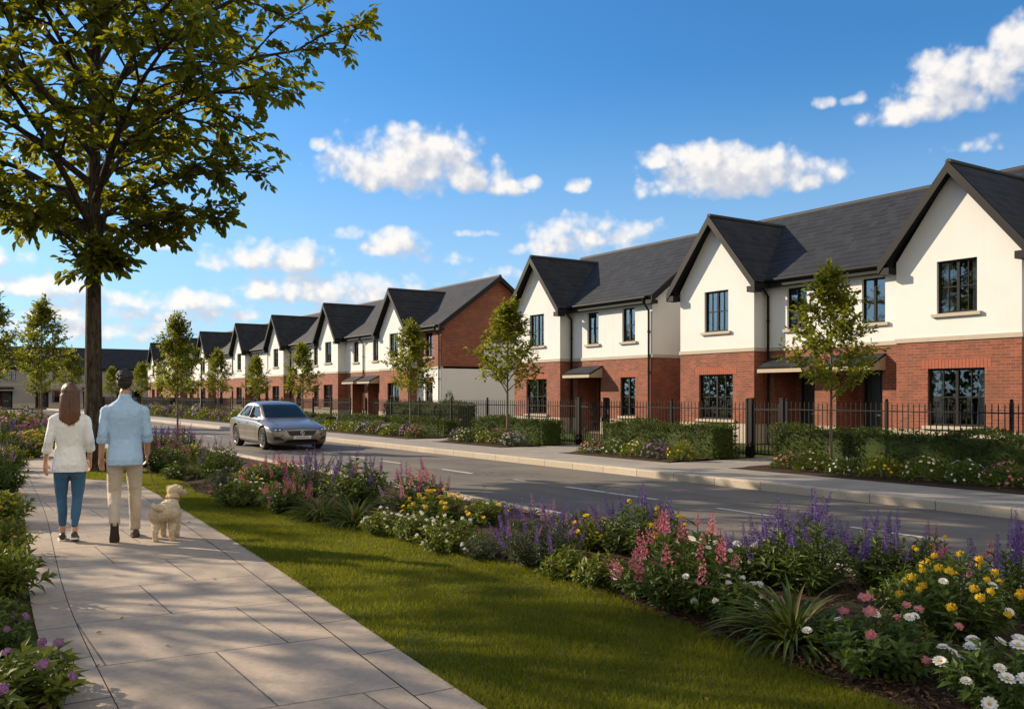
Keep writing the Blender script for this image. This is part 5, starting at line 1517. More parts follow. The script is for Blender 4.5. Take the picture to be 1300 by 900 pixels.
# ================================================================ car
def make_car(x, y):
    paint, nt, out = nmat('bronze_silver_paint'); h = NT(nt)
    n = h.noise(h.coord('Object'), 900, 2)
    c = h.mix(h.mapr(n, .4, .6), (.20, .178, .15), (.25, .222, .19))
    h.bsdf(out, c, .34, None, Metallic=.55, Coat_Weight=.6, Coat_Roughness=.05)
    cg, nt, out = nmat('car_glass'); h = NT(nt)
    h.bsdf(out, (.012, .016, .018), .03, None, Specular_IOR_Level=.42)
    tyre = m_plain('tyre_rubber', (.012, .012, .012), .85, .2); alloy = m_plain('alloy', (.42, .42, .43), .28, .1, 5, 0, Metallic=.9)
    blk = m_plain('car_black_trim', (.008, .008, .009), .4); chrome = m_plain('chrome', (.75, .75, .76), .12, .02, 5, 0, Metallic=1.0)
    lens = m_plain('lamp_lens', (.075, .08, .088), .06, .3, 18, 0, Coat_Weight=1.0); plate = m_plain('plate', (.60, .59, .54), .4, .06, 8)
    root = thing('parked_car', 'bronze silver saloon car in the middle of the road, front towards the camera', 'car', (x, y, .0))
    # cross sections along the length s (0 = nose), front faces -Y
    def lerp(tab, s):
        tab = np.array(tab); xs = tab[:, 0]
        i = int(np.clip(np.searchsorted(xs, s)-1, 0, len(xs)-2)); t = (s-xs[i])/(xs[i+1]-xs[i])
        p0, p1, p2, p3 = tab[max(i-1, 0), 1:], tab[i, 1:], tab[i+1, 1:], tab[min(i+2, len(xs)-1), 1:]
        h0 = xs[i+1]-xs[i]
        m1 = (p2-p0)/(xs[i+1]-xs[max(i-1, 0)])*h0; m2 = (p3-p1)/(xs[min(i+2, len(xs)-1)]-xs[i])*h0
        return (2*t**3-3*t**2+1)*p1 + (t**3-2*t**2+t)*m1 + (-2*t**3+3*t**2)*p2 + (t**3-t**2)*m2
    #          s     hw   zbot  zmid  zsh   ztop  hwtop
    LOW = [(0.00, .52, .30, .41, .49, .53, .42), (.05, .66, .22, .41, .53, .585, .54), (.18, .79, .18, .43, .57, .645, .64), (.42, .862, .175, .47, .625, .715, .68), (.85, .885, .175, .51, .69, .795, .70),
           (1.35, .888, .175, .53, .765, .865, .71), (2.1, .89, .175, .54, .805, .89, .73), (3.0, .89, .175, .54, .83, .91, .73), (3.6, .885, .185, .55, .84, .925, .69), (4.1, .85, .21, .57, .82, .915, .64), (4.33, .80, .27, .58, .79, .885, .60), (4.44, .70, .36, .58, .73, .80, .54)]
    def lowsec(s):
        hw, zb, zm, zs, zt, ht = lerp(LOW, s)
        ctl = np.array([(0, zb), (hw*.80, zb), (hw*.955, zb+.05), (hw*.985, zb+.16), (hw, zm), (hw*.985, zs-.03), (hw*.955, zs+.02), (ht+.02, zt-.018), (ht*.78, zt+.004), (0, zt+.028)])
        t = np.linspace(0, len(ctl)-1, 37); o = []
        for q in t:
            i = min(int(q), len(ctl)-2); f = q-i
            p0, p1, p2, p3 = ctl[max(i-1, 0)], ctl[i], ctl[i+1], ctl[min(i+2, len(ctl)-1)]
            o.append(.5*((2*p1)+(-p0+p2)*f+(2*p0-5*p1+4*p2-p3)*f*f+(-p0+3*p1-3*p2+p3)*f**3))
        return np.array(o)
    GRN = [(1.12, .68, .60, .80, .815), (1.5, .735, .615, .84, 1.03), (1.95, .765, .60, .86, 1.265), (2.3, .77, .585, .865, 1.345), (2.8, .77, .58, .875, 1.36), (3.3, .76, .57, .885, 1.31), (3.75, .735, .55, .89, 1.14), (4.15, .66, .50, .88, .925)]
    def grnsec(s):
        hb, ht, zb, zt = lerp(GRN, s)
        k = max(0., min(1., (zt-zb-.03)/.2))
        ctl = np.array([(hb+.02, zb-.12), (hb, zb), (hb+(ht-hb)*.5, zb+(zt-zb)*.55), (ht+.015, zt-.055*k), (ht-.06, zt-.012*k), (ht*.5, zt+.012), (0, zt+.022)])
        t = np.linspace(0, len(ctl)-1, 25); o = []
        for q in t:
            i = min(int(q), len(ctl)-2); f = q-i
            p0, p1, p2, p3 = ctl[max(i-1, 0)], ctl[i], ctl[i+1], ctl[min(i+2, len(ctl)-1)]
            o.append(.5*((2*p1)+(-p0+p2)*f+(2*p0-5*p1+4*p2-p3)*f*f+(-p0+3*p1-3*p2+p3)*f**3))
        return np.array(o)
    def loftsec(sec, ss, closed):
        V = []
        for s in ss:
            o = sec(s); full = np.concatenate([o, o[::-1][1:(-1 if closed else None)]*[-1, 1]])
            V.append(np.stack([full[:, 0], np.full(len(full), s), full[:, 1]], 1))
        k = len(V[0]); F = []
        for i in range(len(ss)-1):
            for j in range(k if closed else k-1):
                jj = (j+1) % k
                F.append((i*k+j, (i+1)*k+j, (i+1)*k+jj, i*k+jj))
        return np.concatenate(V), np.array(F), k
    mb = MB()
    ss = np.concatenate([np.linspace(0, .5, 14), np.linspace(.56, 4.0, 60), np.linspace(4.04, 4.44, 10)])
    V, F, k = loftsec(lowsec, ss, True); mb.add(V, F, 0, True)
    mb.add(V[:k], [tuple(range(k))], 0, True); mb.add(V[-k:], [tuple(range(k))[::-1]], 0, True)
    me = mb.mesh('car_body', [paint, blk])
    o = link('body', me, root)
    AX, WR = (.86, 3.42), .325
    cut = MB()
    for a in AX:
        for s in (-1, 1): tube(cut, [(s*.60, a, WR+.005), (s*1.05, a, WR+.005)], WR+.05, 40, 1)
    co = cut.obj('wheel_cutter', blk, root)
    bm_ = o.modifiers.new('b', 'BOOLEAN'); bm_.operation = 'DIFFERENCE'; bm_.object = co; bm_.solver = 'EXACT'
    import bmesh
    for me_ in (me, co.data):
        q_ = bmesh.new(); q_.from_mesh(me_); bmesh.ops.remove_doubles(q_, verts=q_.verts, dist=.0004); bmesh.ops.recalc_face_normals(q_, faces=q_.faces); q_.to_mesh(me_); q_.free()
    dg = bpy.context.evaluated_depsgraph_get(); dg.update()
    me2 = bpy.data.meshes.new_from_object(o.evaluated_get(dg)); o.modifiers.clear()
    bpy.data.objects.remove(co)
    mb2 = MB(); base = np.array([v.co[:] for v in me2.vertices])
    fs = {0: [], 1: []}
    for p in me2.polygons:
        c = p.center; inside = 0
        for a in AX:
            r_ = math.hypot(c.y-a, c.z-WR-.005)
            if (abs(r_-(WR+.05)) < .012 or (r_ < WR+.05 and abs(c.x) < .64)) and abs(c.x) < .86 and c.z > .15: inside = 1
        fs[inside].append(tuple(p.vertices))
    mb2.add(base, fs[0], 0, True)
    for f in fs[1]: mb2.add(base[list(f)], [tuple(range(len(f)))], 1, False)
    V, F, k = loftsec(grnsec, np.linspace(1.12, 4.15, 50), False); mb2.add(V, F, 0, True); mb.add(V, F, 0, True)
    me = mb.mesh('ray_target', [paint]); o.data = mb2.mesh('car_body', [paint, blk])
    bvh = BVHTree.FromPolygons([v.co.copy() for v in me.vertices], [tuple(p.vertices) for p in me.polygons])
    def proj(poly, mode, off=.006, n=10, side=1):
        """drape a quad (4 corners in the view plane) on the body. mode 'side': (s,z); 'front': (x,z); 'top': (x,s)"""
        q = np.array(poly, float); V = []; 
        for i in range(n+1):
            for j in range(n+1):
                u, v = i/n, j/n
                p = (q[0]*(1-u)+q[1]*u)*(1-v) + (q[3]*(1-u)+q[2]*u)*v
                if mode == 'side': org, d = Vector((side*2, p[0], p[1])), Vector((-side, 0, 0))
                elif mode == 'front': org, d = Vector((p[0], -1, p[1])), Vector((0, 1, 0))
                elif mode == 'back': org, d = Vector((p[0], 6, p[1])), Vector((0, -1, 0))
                else: org, d = Vector((p[0], p[1], 3)), Vector((0, 0, -1))
                hit, nr, _, _ = bvh.ray_cast(org, d)
                if hit is None: hit, nr, _, _ = bvh.find_nearest(org + d*1.2)
                if nr.dot(d) > 0: nr = -nr
                V.append(hit + nr*off)
        F = [(i*(n+1)+j, (i+1)*(n+1)+j, (i+1)*(n+1)+j+1, i*(n+1)+j+1) for i in range(n) for j in range(n)]
        return np.array([tuple(v) for v in V]), np.array(F)
    def drape(name, mat, polys, mode, parent=root, off=.006, n=10, side=1, th=0):
        m = MB()
        for p in polys:
            V, F = proj(p, mode, off, n, side); m.add(V, F, 0, True)
        return m.obj(name, mat, parent)
    drape('windscreen', cg, [[(-.635, .905), (.635, .905), (.52, 1.275), (-.52, 1.275)]], 'front', n=18)
    drape('rear_window', cg, [[(-.50, .98), (.50, .98), (.46, 1.22), (-.46, 1.22)]], 'back', n=12)
    for s in (-1, 1):
        drape('side_window', cg, [[(1.50, .92), (2.40, .925), (2.40, 1.25), (1.97, 1.235)]], 'side', side=s)
        drape('side_window', cg, [[(2.48, .925), (3.20, .94), (3.08, 1.235), (2.48, 1.25)]], 'side', side=s)
        drape('side_window', cg, [[(3.26, .94), (3.62, .965), (3.42, 1.11), (3.15, 1.22)]], 'side', side=s)
        m = MB()
        for poly in ([(1.42, .20), (1.434, .20), (1.47, .95), (1.455, .95)], [(2.435, .20), (2.449, .20), (2.449, .97), (2.435, .97)], [(3.12, .62), (3.134, .62), (3.28, .97), (3.265, .97)]):
            V, F = proj(poly, 'side', .003, 8, s); m.add(V, F, 0, True)
        m.obj('door_gap', blk, root)
        drape('sill_trim', chrome, [[(1.30, .27), (2.95, .30), (2.95, .325), (1.30, .295)]], 'side', side=s, off=.007)
        for y0 in (2.18, 3.0):
            m = MB(); bar(m, (s*.893, y0, .745), (s*.893, y0+.17, .75), .03, .022); m.obj('door_handle', paint, root)
        hl = drape('headlight', lens, [[(s*.47, .525), (s*.80, .545), (s*.84, .66), (s*.56, .615)]], 'front', off=.008)
        m = MB(); 
        for xx in (.62, .72): 
            hit, nr, _, _ = bvh.ray_cast(Vector((s*xx, -1, .578)), Vector((0, 1, 0)))
            if hit is not None: ellipsoid(m, tuple(hit+Vector((0, -.004, 0))), (.036, .02, .026), None, 12, 0, True, 8)
        m.obj('lamp_reflector', chrome, hl)
        drape('fog_lamp_recess', blk, [[(s*.50, .29), (s*.76, .30), (s*.77, .39), (s*.62, .39)]], 'front', off=.006)
        m = MB(); ellipsoid(m, (s*.935, 1.58, .955), (.085, .045, .052), None, 14, 0, True, 8); mi = m.obj('door_mirror', blk, root)
        m = MB(); bar(m, (s*.77, 1.60, .90), (s*.88, 1.59, .94), .05, .03); m.obj('mirror_arm', blk, mi)
        drape('tail_lamp', m_plain('tail_red', (.25, .01, .01), .1), [[(s*.50, .72), (s*.70, .72), (s*.70, .80), (s*.50, .80)]], 'back')
    gr = drape('grille', blk, [[(-.33, .415), (.33, .415), (.44, .555), (-.44, .555)]], 'front', off=.008, n=14)
    m = MB()
    for z in (.445, .475, .505, .535):
        V, F = proj([(-.38-(z-.445)*.6, z-.004), (.38+(z-.445)*.6, z-.004), (.38+(z-.445)*.6, z+.004), (-.38-(z-.445)*.6, z+.004)], 'front', .016, 12); m.add(V, F)
    m.obj('grille_slat', m_plain('grille_grey', (.05, .05, .052), .35), gr)
    hit, nr, _, _ = bvh.ray_cast(Vector((0, -1, .49)), Vector((0, 1, 0)))
    y_ = hit.y - .03
    m = MB(); a = np.linspace(0, 2*PI, 25); tube(m, np.stack([.055*np.cos(a), np.full(25, y_), .49+.055*np.sin(a)], 1), .008, 6, cap=False)
    bar(m, (0, y_, .49+.03), (0, y_, .49-.04), .02, .012, up=(0, 1, 0)); bar(m, (-.03, y_, .505), (0, y_, .475), .014, .012, up=(0, 1, 0)); bar(m, (.03, y_, .505), (0, y_, .475), .014, .012, up=(0, 1, 0))
    m.obj('badge', chrome, gr)
    drape('lower_intake', blk, [[(-.52, .225), (.52, .225), (.42, .31), (-.42, .31)]], 'front', off=.006)
    drape('bumper_lip', paint, [[(-.62, .195), (.62, .195), (.62, .215), (-.62, .215)]], 'front', off=.02)
    m = MB(); hit, nr, _, _ = bvh.ray_cast(Vector((0, -1, .37)), Vector((0, 1, 0))); y_ = hit.y-.03
    box(m, -.26, .26, y_, y_+.012, .325, .415); pl_ = m.obj('number_plate', plate, root)
    m = MB()
    box(m, -.19, .19, y_-.003, y_-.0006, .348, .392)
    pl_['label'] = 'pale number plate, its characters too blurred to read'
    m.obj('plate_smudge', m_plain('plate_grey', (.33, .33, .31), .5), pl_)
    m = MB(); V, F = proj([(-.60, .345), (-.585, .345), (-.60, 1.12), (-.62, 1.12)], 'top', .003, 10); m.add(V, F); V, F = proj([(.60, .345), (.585, .345), (.60, 1.12), (.62, 1.12)], 'top', .003, 10); m.add(V, F)
    m.obj('bonnet_gap', blk, root)
    for a in AX:
        for s in (-1, 1):
            wt = MB(); prof = [(WR-.10, -.10), (WR-.03, -.105), (WR-.005, -.085), (WR, -.05), (WR, .05), (WR-.005, .085), (WR-.03, .105), (WR-.10, .10)]
            nn = 40; V, F = [], []
            for i in range(nn):
                t = i*2*PI/nn
                for r_, x_ in prof: V.append((x_, r_*math.cos(t), r_*math.sin(t)))
            kk = len(prof)
            for i in range(nn):
                for j in range(kk): F.append((i*kk+j, ((i+1) % nn)*kk+j, ((i+1) % nn)*kk+(j+1) % kk, i*kk+(j+1) % kk))
            wt.add(V, np.array(F), 0, True)
            wheel = wt.obj('wheel', tyre, root, (s*.775, a, WR))
            rm = MB(); ro = WR-.098
            t = np.linspace(0, 2*PI, 41); tube(rm, np.stack([np.full(41, s*.085), ro*np.cos(t), ro*np.sin(t)], 1), .017, 6, cap=False)
            tube(rm, [(s*.06, 0, 0), (s*.105, 0, 0)], .045, 14)
            for q in range(10):
                b = q*2*PI/10; bar(rm, (s*.095, .03*math.cos(b), .03*math.sin(b)), (s*.088, ro*math.cos(b), ro*math.sin(b)), .022, .03, up=(s, 0, 0))
            rm.obj('rim', alloy, wheel)
            br = MB(); tube(br, [(s*.02, 0, 0), (s*.035, 0, 0)], ro-.01, 24); br.obj('brake_disc', blk, wheel)
    # under body
    m = MB(); box(m, -.68, .68, .3, 4.2, .14, .19); m.obj('underbody', blk, root)
    return root
make_car(9.03, 24.72)

# ================================================================ people
SKIN = None
def m_skin():
    m, nt, out = nmat('skin'); h = NT(nt)
    n = h.noise(h.coord('Object'), 14, 5)
    c = h.mix(n, (.42, .22, .14), (.52, .30, .20))
    h.bsdf(out, c, .5, None, Subsurface_Weight=.12, Subsurface_Scale=.01)
    return m
def m_cloth(name, c, weave=220, var=.1, rough=.9):
    m, nt, out = nmat(name); h = NT(nt)
    p = h.coord('Object')
    n = h.noise(p, 5, 5, .6); n2 = h.noise(p, weave, 2)
    mp = h.n('ShaderNodeMapping'); nt.links.new(p, mp.inputs[0]); mp.inputs['Scale'].default_value = (1.6, 1.6, .7)
    fold = h.noise(mp.outputs[0], 7, 3, .45, .8)
    cc = h.mix(n, tuple(x*(1-var) for x in c), tuple(min(1, x*(1+var)) for x in c))
    cc = h.mix(h.mapr(n2, .45, .65, 0, .25), cc, tuple(x*.72 for x in c))
    h.bsdf(out, cc, rough, h.bump(h.math('MULTIPLY_ADD', n2, .04, fold), .8, .034), Sheen_Weight=.15)
    return m
def hand(mb, wrist, d, palm_n, side, curl=.5, s=1.0):
    """palm, four fingers and a thumb; d = pointing direction, palm_n = out of the palm, side = towards the thumb"""
    wrist = np.array(wrist, float); d = unit(d); palm_n = unit(palm_n); side = unit(np.cross(d, palm_n))*(1 if np.dot(np.cross(d, palm_n), side) > 0 else -1)
    for t in (-1, -.33, .33, 1):
        capsule(mb, wrist + side*t*.018*s, wrist + d*.088*s + side*t*.029*s, .0145*s, .0125*s, 8)
    for i, (t, L) in enumerate(((1, .066), (.36, .076), (-.30, .070), (-.95, .055))):
        p = wrist + d*.088*s + side*t*.030*s
        dd = d; r = .0092*s
        for k, f in enumerate((.45, .32, .23)):
            dd = unit(dd + palm_n*curl*(.35+.25*k))
            q = p + dd*L*f*s*1.05; capsule(mb, p, q, r, r*.92, 8); p = q; r *= .92
    p = wrist + d*.028*s + side*.026*s
    q = p + unit(d*.75 + side*.62 + palm_n*.3)*.042*s; capsule(mb, p, q, .0135*s, .0105*s, 8)
    q2 = q + unit(d*.95 + side*.15 + palm_n*.35)*.030*s; capsule(mb, q, q2, .0105*s, .0088*s, 8)

def head(mb, c, s=1.0, turn=0.0):
    """skull, jaw, nose, ears, brow; faces +Y before the turn"""
    c = np.array(c, float); ca, sa = math.cos(turn), math.sin(turn)
    def W(p): return c + np.array([p[0]*ca - p[1]*sa, p[0]*sa + p[1]*ca, p[2]])*s
    rot = (0, 0, turn)
    ellipsoid(mb, W((0, -.012, .035)), (.074*s, .094*s, .088*s), rot)
    ellipsoid(mb, W((0, .022, -.035)), (.058*s, .068*s, .082*s), rot)
    ellipsoid(mb, W((0, .052, -.088)), (.034*s, .030*s, .026*s), rot)
    capsule(mb, W((0, .088, .012)), W((0, .108, -.028)), .009*s, .014*s, 10)
    for k in (-1, 1):
        ellipsoid(mb, W((k*.078, -.008, -.012)), (.010*s, .020*s, .031*s), (0, 0, turn+k*.35), 12, 0, True, 8)
        ellipsoid(mb, W((k*.030, .076, .022)), (.020*s, .014*s, .008*s), rot, 10, 0, True, 6)
        ellipsoid(mb, W((k*.034, .060, -.022)), (.024*s, .02*s, .02*s), rot, 10, 0, True, 6)
    ellipsoid(mb, W((0, .087, -.058)), (.021*s, .010*s, .007*s), rot, 10, 0, True, 6)
    ellipsoid(mb, W((0, .085, -.069)), (.018*s, .010*s, .008*s), rot, 10, 0, True, 6)
    return W

def face(root, W, s, irism):
    for k in (-1, 1):
        m = MB(); ellipsoid(m, W((k*.031, .0745, .004)), (.0125*s, .0115*s, .0105*s), None, 12, 0, True, 8); e = m.obj('eye', M['p_white'], root)
        m = MB(); ellipsoid(m, W((k*.031, .0845, .004)), (.0055*s, .003*s, .0055*s), None, 10, 0, True, 6); m.obj('iris', irism, e)

def bow(p0, p1, off, n=5):
    p0, p1, off = np.array(p0, float), np.array(p1, float), np.array(off, float)
    return [p0+(p1-p0)*t + off*math.sin(PI*t) for t in np.linspace(0, 1, n)]

def limbs(mb, pts, rr, seg=18, flat=None):
    for (a, b), (r0, r1) in zip(zip(pts[:-1], pts[1:]), zip(rr[:-1], rr[1:])): capsule(mb, a, b, r0, r1, seg, flat)

def shoe(root, name, heel, toe, mat, sole, s=1.0, h_=.085, up=(0, 0, 1)):
    heel, toe, up = [np.array(q, float) for q in (heel, toe, up)]
    d = unit(toe-heel); L = np.linalg.norm(toe-heel); sd_ = unit(np.cross(d, up)); u = np.cross(sd_, d)
    mb = MB()
    st = [(0, .030, .075), (.12, .036, .085), (.32, .037, .078), (.5, .040, .058), (.72, .047, .045), (.9, .041, .034), (1.0, .022, .022)]
    ring = 16; V = []
    for t, hw, hh in st:
        for j in range(ring):
            a = j*2*PI/ring; V.append(heel + d*L*t + sd_*hw*s*math.cos(a) + u*(hh*.5*s*(1+math.sin(a))+.012))
    F = [(i*ring+j, i*ring+(j+1) % ring, (i+1)*ring+(j+1) % ring, (i+1)*ring+j) for i in range(len(st)-1) for j in range(ring)]
    mb.add(V, np.array(F), 0, True); mb.add(V[:ring], [tuple(range(ring))[::-1]], 0, True); mb.add(V[-ring:], [tuple(range(ring))], 0, True)
    o = mb.obj(name, mat, root)
    m = MB(); V = []
    for t, hw, hh in st:
        for sg in (-1, 1):
            for z in (0, .016): V.append(heel + d*(L*(t*1.03-.015)) + sd_*sg*(hw+.003)*s + u*z)
    F = []
    for i in range(len(st)-1):
        a, b = i*4, (i+1)*4
        F += [(a, b, b+2, a+2), (a+1, a+3, b+3, b+1), (a, a+1, b+1, b), (a+2, b+2, b+3, a+3)]
    F += [(0, 2, 3, 1), (4*len(st)-4, 4*len(st)-3, 4*len(st)-1, 4*len(st)-2)]
    m.add(V, F); m.obj('sole', sole, o)
    return o

def hair_strands(mb, fn, n, L, seed, w_=.006, m=0):
    g = np.random.default_rng(seed)
    for _ in range(n):
        pts = fn(g); tube(mb, pts, [w_, w_*.9, w_*.7, w_*.25][:len(pts)] if len(pts) == 4 else w_, 4, m, True)

SKINM = m_skin()
def make_man(x, y, rz):
    root = thing('person', 'man in a light blue shirt with rolled sleeves and beige trousers, walking away', 'person', (x, y, .034), rz)
    hairm = m_plain('dark_brown_hair', (.016, .010, .007), .5, .4, 90, .6)
    H = 1.665
    lh, lk, la = (-.095, 0, .93), (-.115, .04, .50), (-.105, -.255, .235)       # trailing leg, heel lifted
    rh, rk, ra = (.095, 0, .93), (.105, .12, .50), (.105, .135, .10)
    ls, le, lw = (-.172, -.01, 1.44), (-.222, -.055, 1.15), (-.236, .02, .905)
    rs, re, rw = (.172, -.01, 1.44), (.225, -.03, 1.15), (.235, .12, .93)
    b = MB()
    loft(b, [(0, 0, .86, .11, .09), (0, 0, .95, .145, .10), (0, 0, 1.10, .125, .085), (0, -.005, 1.28, .15, .095), (0, -.01, 1.42, .15, .085), (0, -.01, 1.48, .09, .065)])
    limbs(b, [ls, le, lw], [.034, .038, .029]); limbs(b, [rs, re, rw], [.034, .038, .029])
    capsule(b, (-.10, -.01, 1.43), (.10, -.01, 1.43), .04, .04)
    capsule(b, (0, -.015, 1.44), (0, .0, 1.60), .058, .055)
    limbs(b, [lh, lk, la], [.075, .048, .036]); limbs(b, [rh, rk, ra], [.075, .048, .036])
    capsule(b, la, (-.105, -.185, .13), .034, .026); capsule(b, ra, (.105, .19, .05), .036, .030)
    W = head(b, (0, .012, 1.725), 1.0, -.12)
    hand(b, lw, (.02, .22, -1), (.55, -.75, 0), (.8, .6, 0), .28, .95)
    hand(b, rw, (-.05, .35, -1), (-1, .1, 0), (0, 1, 0), .85, .95)
    remeshed(b, 'body', SKINM, .0062, 3, root)
    face(root, W, 1.0, hairm)
    hr = MB()
    ellipsoid(hr, W((0, -.020, .050)), (.082, .098, .088), None, 24, 0, True, 16)
    ellipsoid(hr, W((0, -.045, -.012)), (.076, .072, .075), None, 24, 0, True, 14)
    ellipsoid(hr, W((0, .055, .092)), (.062, .045, .035), None, 18, 0, True, 10)
    g = np.random.default_rng(3)
    for _ in range(420):
        d = unit(g.normal(size=3)); d[1] = d[1]-.35; d[2] = d[2]*.8+.25; d = unit(d)
        p = np.array([d[0]*.080, -.022+d[1]*.096, .045+d[2]*.088]); t = unit(np.array([d[0]*.5+g.normal()*.4, .3*g.normal(), -.5]) + d*.45)
        capsule(hr, W(p), W(p+t*.020), .0045, .0025, 5)
    remeshed(hr, 'hair', hairm, .0055, 1, root)
    sh = MB()
    loft(sh, [(0, -.022, .815, .178, .148), (0, -.022, .88, .182, .150), (0, -.008, .98, .174, .134), (0, .002, 1.10, .166, .118), (0, -.002, 1.22, .182, .122), (0, -.012, 1.33, .196, .124), (0, -.014, 1.41, .192, .112), (0, -.012, 1.455, .178, .096), (0, -.010, 1.485, .135, .082), (0, -.009, 1.515, .092, .072), (0, -.008, 1.54, .072, .066)], 36, 2.5)
    for s_, a, e in ((-1, ls, le), (1, rs, re)):
        a, e = np.array(a), np.array(e)
        limbs(sh, [a + (-s_*.045, 0, -.035), a + (s_*.012, 0, -.045), (a+e)/2 + (s_*.006, 0, 0), e], [.066, .066, .056, .051])
        f = np.array(lw if s_ < 0 else rw); dd = unit(f-e)
        capsule(sh, e, e+dd*.035, .051, .050)
        tube(sh, [e+dd*.028, e+dd*.045, e+dd*.085, e+dd*.098], [.050, .058, .057, .050], 18)
    tube(sh, [(0, -.012, 1.515), (0, -.010, 1.555), (0, -.006, 1.578)], [.071, .069, .064], 20)
    remeshed(sh, 'shirt', m_cloth('light_blue_cotton', (.36, .54, .76)), .0075, 3, root, [(.11, .012), (.05, .004)])
    tr = MB()
    loft(tr, [(0, 0, .80, .140, .112), (0, 0, .90, .156, .118), (0, 0, .99, .154, .110), (0, .0, 1.02, .156, .108)], 32, 2.6)
    limbs(tr, [(-.088, 0, .90), (-.108, .035, .50), (-.108, -.19, .30), (-.106, -.250, .225)], [.098, .070, .055, .056])
    limbs(tr, [(.088, 0, .90), (.104, .105, .50), (.106, .13, .17), (.106, .135, .115)], [.098, .070, .056, .057])
    ellipsoid(tr, (-.07, -.042, .88), (.092, .09, .115)); ellipsoid(tr, (.07, -.042, .88), (.092, .09, .115))
    t_ = remeshed(tr, 'trousers', m_cloth('beige_chino', (.44, .38, .30)), .0075, 3, root, [(.10, .010), (.045, .004)])
    shm = m_plain('brown_shoe', (.055, .036, .024), .55, .25, 12, .1); solem = m_plain('dark_sole', (.030, .024, .018), .8, .2)
    shoe(root, 'shoe', (-.105, -.300, .215), (-.105, -.185, -.028), shm, solem, 1.05, up=(0, .88, .4))
    shoe(root, 'shoe', (.108, .075, .0), (.112, .345, .0), shm, solem, 1.05)
    return root, rw

